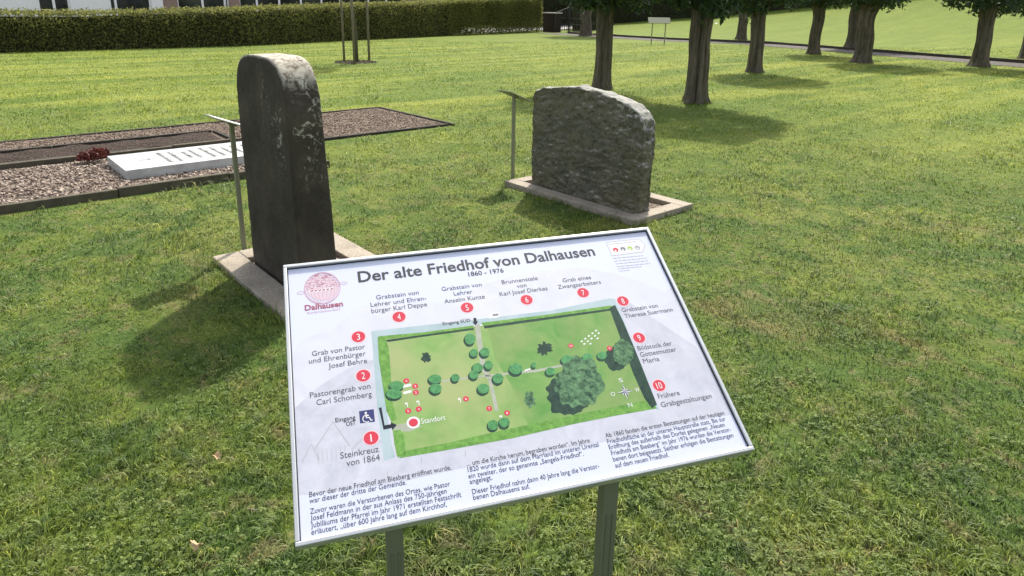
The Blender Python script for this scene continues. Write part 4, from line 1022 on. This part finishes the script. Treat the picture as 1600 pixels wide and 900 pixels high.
def scatter(n_, d0, d1, half=1.02, lo=0.0):
    # uniform in log distance -> density falls with the square of distance
    d = d0 * (d1 / d0) ** rng.random(n_); t = rng.uniform(lo, half, n_) * np.sign(rng.random(n_) - .5)
    X, Y = d * np.tan(t * .80), d
    if lo: X, Y = d * np.sin(t * .80) * 1.3, d * np.cos(t * .80) * 1.3
    k = ~in_beds(X, Y); return X[k], Y[k]
def lfn(X, Y, f, s):     # cheap smooth noise
    return np.sin(X * f + 1.7 * np.sin(Y * f * .7 + s)) * np.cos(Y * f * 1.1 + 1.3 * np.sin(X * f * .8 - s))
def blades(X, Y, name):
    n_ = len(X); Z = terrain(X, Y); d = np.hypot(X, Y)
    grow = np.maximum(1, d / 3.0)
    L = .026 * rng.uniform(.35, 1.45, n_) * grow ** .12 * (1 + .35 * lfn(X, Y, 2.3, 1) + .2 * lfn(X, Y, 6, 4)); Wd = .0034 * rng.uniform(.6, 1.4, n_) * grow ** .75
    # tussocks: blades of one small cell share a lean direction, height and tone
    cs = .045 * grow ** .8; ix = np.floor(X / cs + .5 * np.sin(Y * 31)).astype(np.int64); iy = np.floor(Y / cs + .5 * np.sin(X * 27)).astype(np.int64)
    hsh = ((ix * 73856093) ^ (iy * 19349663)) & 0xffff; h1 = (hsh % 251) / 251.; h2 = (hsh % 241) / 241.; h3 = (hsh % 239) / 239.
    L = L * (.65 + .75 * h2)
    near = np.zeros(n_)
    for base, l1, l2 in ((A, 1.20, .86), (Lc, 1.60, .78), (ab(A0, 0), 0, 0)):
        if l1: dx, dy = X - base.x, Y - base.y; s1 = dx * E1.x + dy * E1.y; s2 = dx * E2.x + dy * E2.y; q1, q2 = l1, l2
        else: dx, dy = X - O.x, Y - O.y; s1 = dx * E1.x + dy * E1.y; s2 = dx * E2.x + dy * E2.y - A0; q1, q2 = 3.46, -2.57 - A0
        dd_ = np.hypot(np.maximum(np.maximum(-s1, s1 - q1), 0), np.maximum(np.maximum(-s2, s2 - q2), 0)); near = np.maximum(near, np.exp(-(dd_ / .05) ** 2))
    for (px_, py_), rr_, *_ in TREES[:5]:
        c_ = gt(px_, py_); near = np.maximum(near, np.exp(-((np.hypot(X - c_.x, Y - c_.y) - rr_ * 1.35) / .10) ** 2))
    L = L * (1 + .9 * near * (.4 + h3))
    th = 2 * np.pi * h1 + rng.normal(0, 1.0, n_); lean = rng.uniform(.2, 1.5, n_) * L; dirx, diry = np.cos(th), np.sin(th)
    ph = th + np.pi / 2 + rng.normal(0, .6, n_); wx, wy = np.cos(ph) * Wd / 2, np.sin(ph) * Wd / 2
    B = np.stack([X, Y, Z - .004], 1); Mi = B + np.stack([dirx * lean * .35, diry * lean * .35, L * .62], 1); T = B + np.stack([dirx * lean, diry * lean, L * .95 - .35 * lean], 1)
    wv = np.stack([wx, wy, np.zeros(n_)], 1)
    V = np.stack([B - wv, B + wv, Mi + wv * .85, Mi - wv * .85, T], 1).reshape(-1, 3)
    i = np.arange(n_) * 5; F3 = np.concatenate([np.stack([i, i + 1, i + 2], 1), np.stack([i, i + 2, i + 3], 1), np.stack([i + 3, i + 2, i + 4], 1)])
    r = np.clip(rng.normal(.46, .20, n_) + .34 * (h3 - .5), 0, .93); r = .46 + (r - .46) * np.minimum(1, 4.0 / d); dry = rng.random(n_) < .05 + .10 * (lfn(X, Y, 3.3, 7) + .6 * lfn(X, Y, 9, 1) > .8); r[dry] = 1
    o = npmesh(name, V, F3, M['blade'], cols=np.repeat(r, 5)); tag(o, 'short mown grass blades with dry patches covering the lawn', 'grass', kind='stuff')
NB_ = 560000
X, Y = scatter(NB_, 1.15, 34)
X2, Y2 = scatter(360000, .75, 18, half=1.85, lo=.98)          # the lawn goes on beside the frame
X3, Y3 = scatter(70000, .55, 1.15)
X, Y = np.concatenate([X, X2, X3]), np.concatenate([Y, Y2, Y3])
k = (lfn(X, Y, 4.1, 6) + .7 * lfn(X, Y, 11.3, 2) + rng.normal(0, .5, len(X))) < 1.05; blades(X[k], Y[k], 'grass')

# clover and daisy leaves low in the near lawn
X, Y = scatter(36000, 1.2, 8)
k = (lfn(X, Y, 2.9, 2) + .6 * lfn(X, Y, 7.3, 5) + .5 * lfn(X, Y, 17, 3) + rng.normal(0, .75, len(X))) > .75; X, Y = X[k], Y[k]; n_ = len(X)
V = []; th = rng.uniform(0, 6.28, n_); s = .0047 * rng.uniform(.6, 1.3, n_) * np.maximum(1, np.hypot(X, Y) / 3.5) ** .6; h = rng.uniform(.010, .030, n_)
allV = []; 
for j in range(3):
    a = th + j * 2.094; c = np.stack([X + np.cos(a) * s * .95, Y + np.sin(a) * s * .95, terrain(X, Y) + h], 1)
    tx = rng.normal(0, .35, n_); u = np.stack([np.cos(a), np.sin(a), tx], 1) * s[:, None]; v_ = np.stack([-np.sin(a), np.cos(a), rng.normal(0, .35, n_)], 1) * s[:, None] * .8
    allV.append(np.stack([c - u * .9, c - u * .1 + v_, c + u * .8 + v_ * .7, c + u * .95, c + u * .8 - v_ * .7, c - u * .1 - v_], 1).reshape(-1, 3))
Vc = np.concatenate(allV); F6 = np.arange(len(Vc)).reshape(-1, 6)
tag(npmesh('clover', Vc, F6, M['clover'], cols=np.repeat(np.clip(rng.normal(.5, .25, len(F6)), 0, 1), 6)), 'clover leaves growing low in the near lawn', 'clover', kind='stuff')

# fallen leaves
def dry_leaf(px_, py_, s, ang, label):
    c = gp(px_, py_, .036); V = [c + UP * .004]; prof = [(0, 1.0), (.35, .62), (.6, .85), (.95, .5), (1.25, .72), (1.7, .38), (2.2, .6), (2.7, .35), (3.14, .55), (3.6, .35), (4.1, .6), (4.6, .38), (5.05, .72), (5.35, .5), (5.7, .85), (5.95, .62)]
    for t, r_ in prof: V.append(c + Vector((math.cos(t + ang) * r_ * s, math.sin(t + ang) * r_ * s * .8, .012 * math.sin(2 * t) + .006 * random.random())))
    n_ = len(prof); F = [(0, i + 1, (i + 1) % n_ + 1) for i in range(n_)]
    o = MB().add(V, F).build('fallen_leaf', M['leafdry'], loc=c); m = o.modifiers.new('thick', 'SOLIDIFY'); m.thickness = .0012; tag(o, label, 'leaf', 'dry leaves fallen on the lawn')
dry_leaf(336, 713, .026, .4, 'pale dry leaf on the grass left of the information board, farther one')
dry_leaf(308, 853, .030, 2.2, 'pale dry leaf on the grass near the lower left, nearer one')
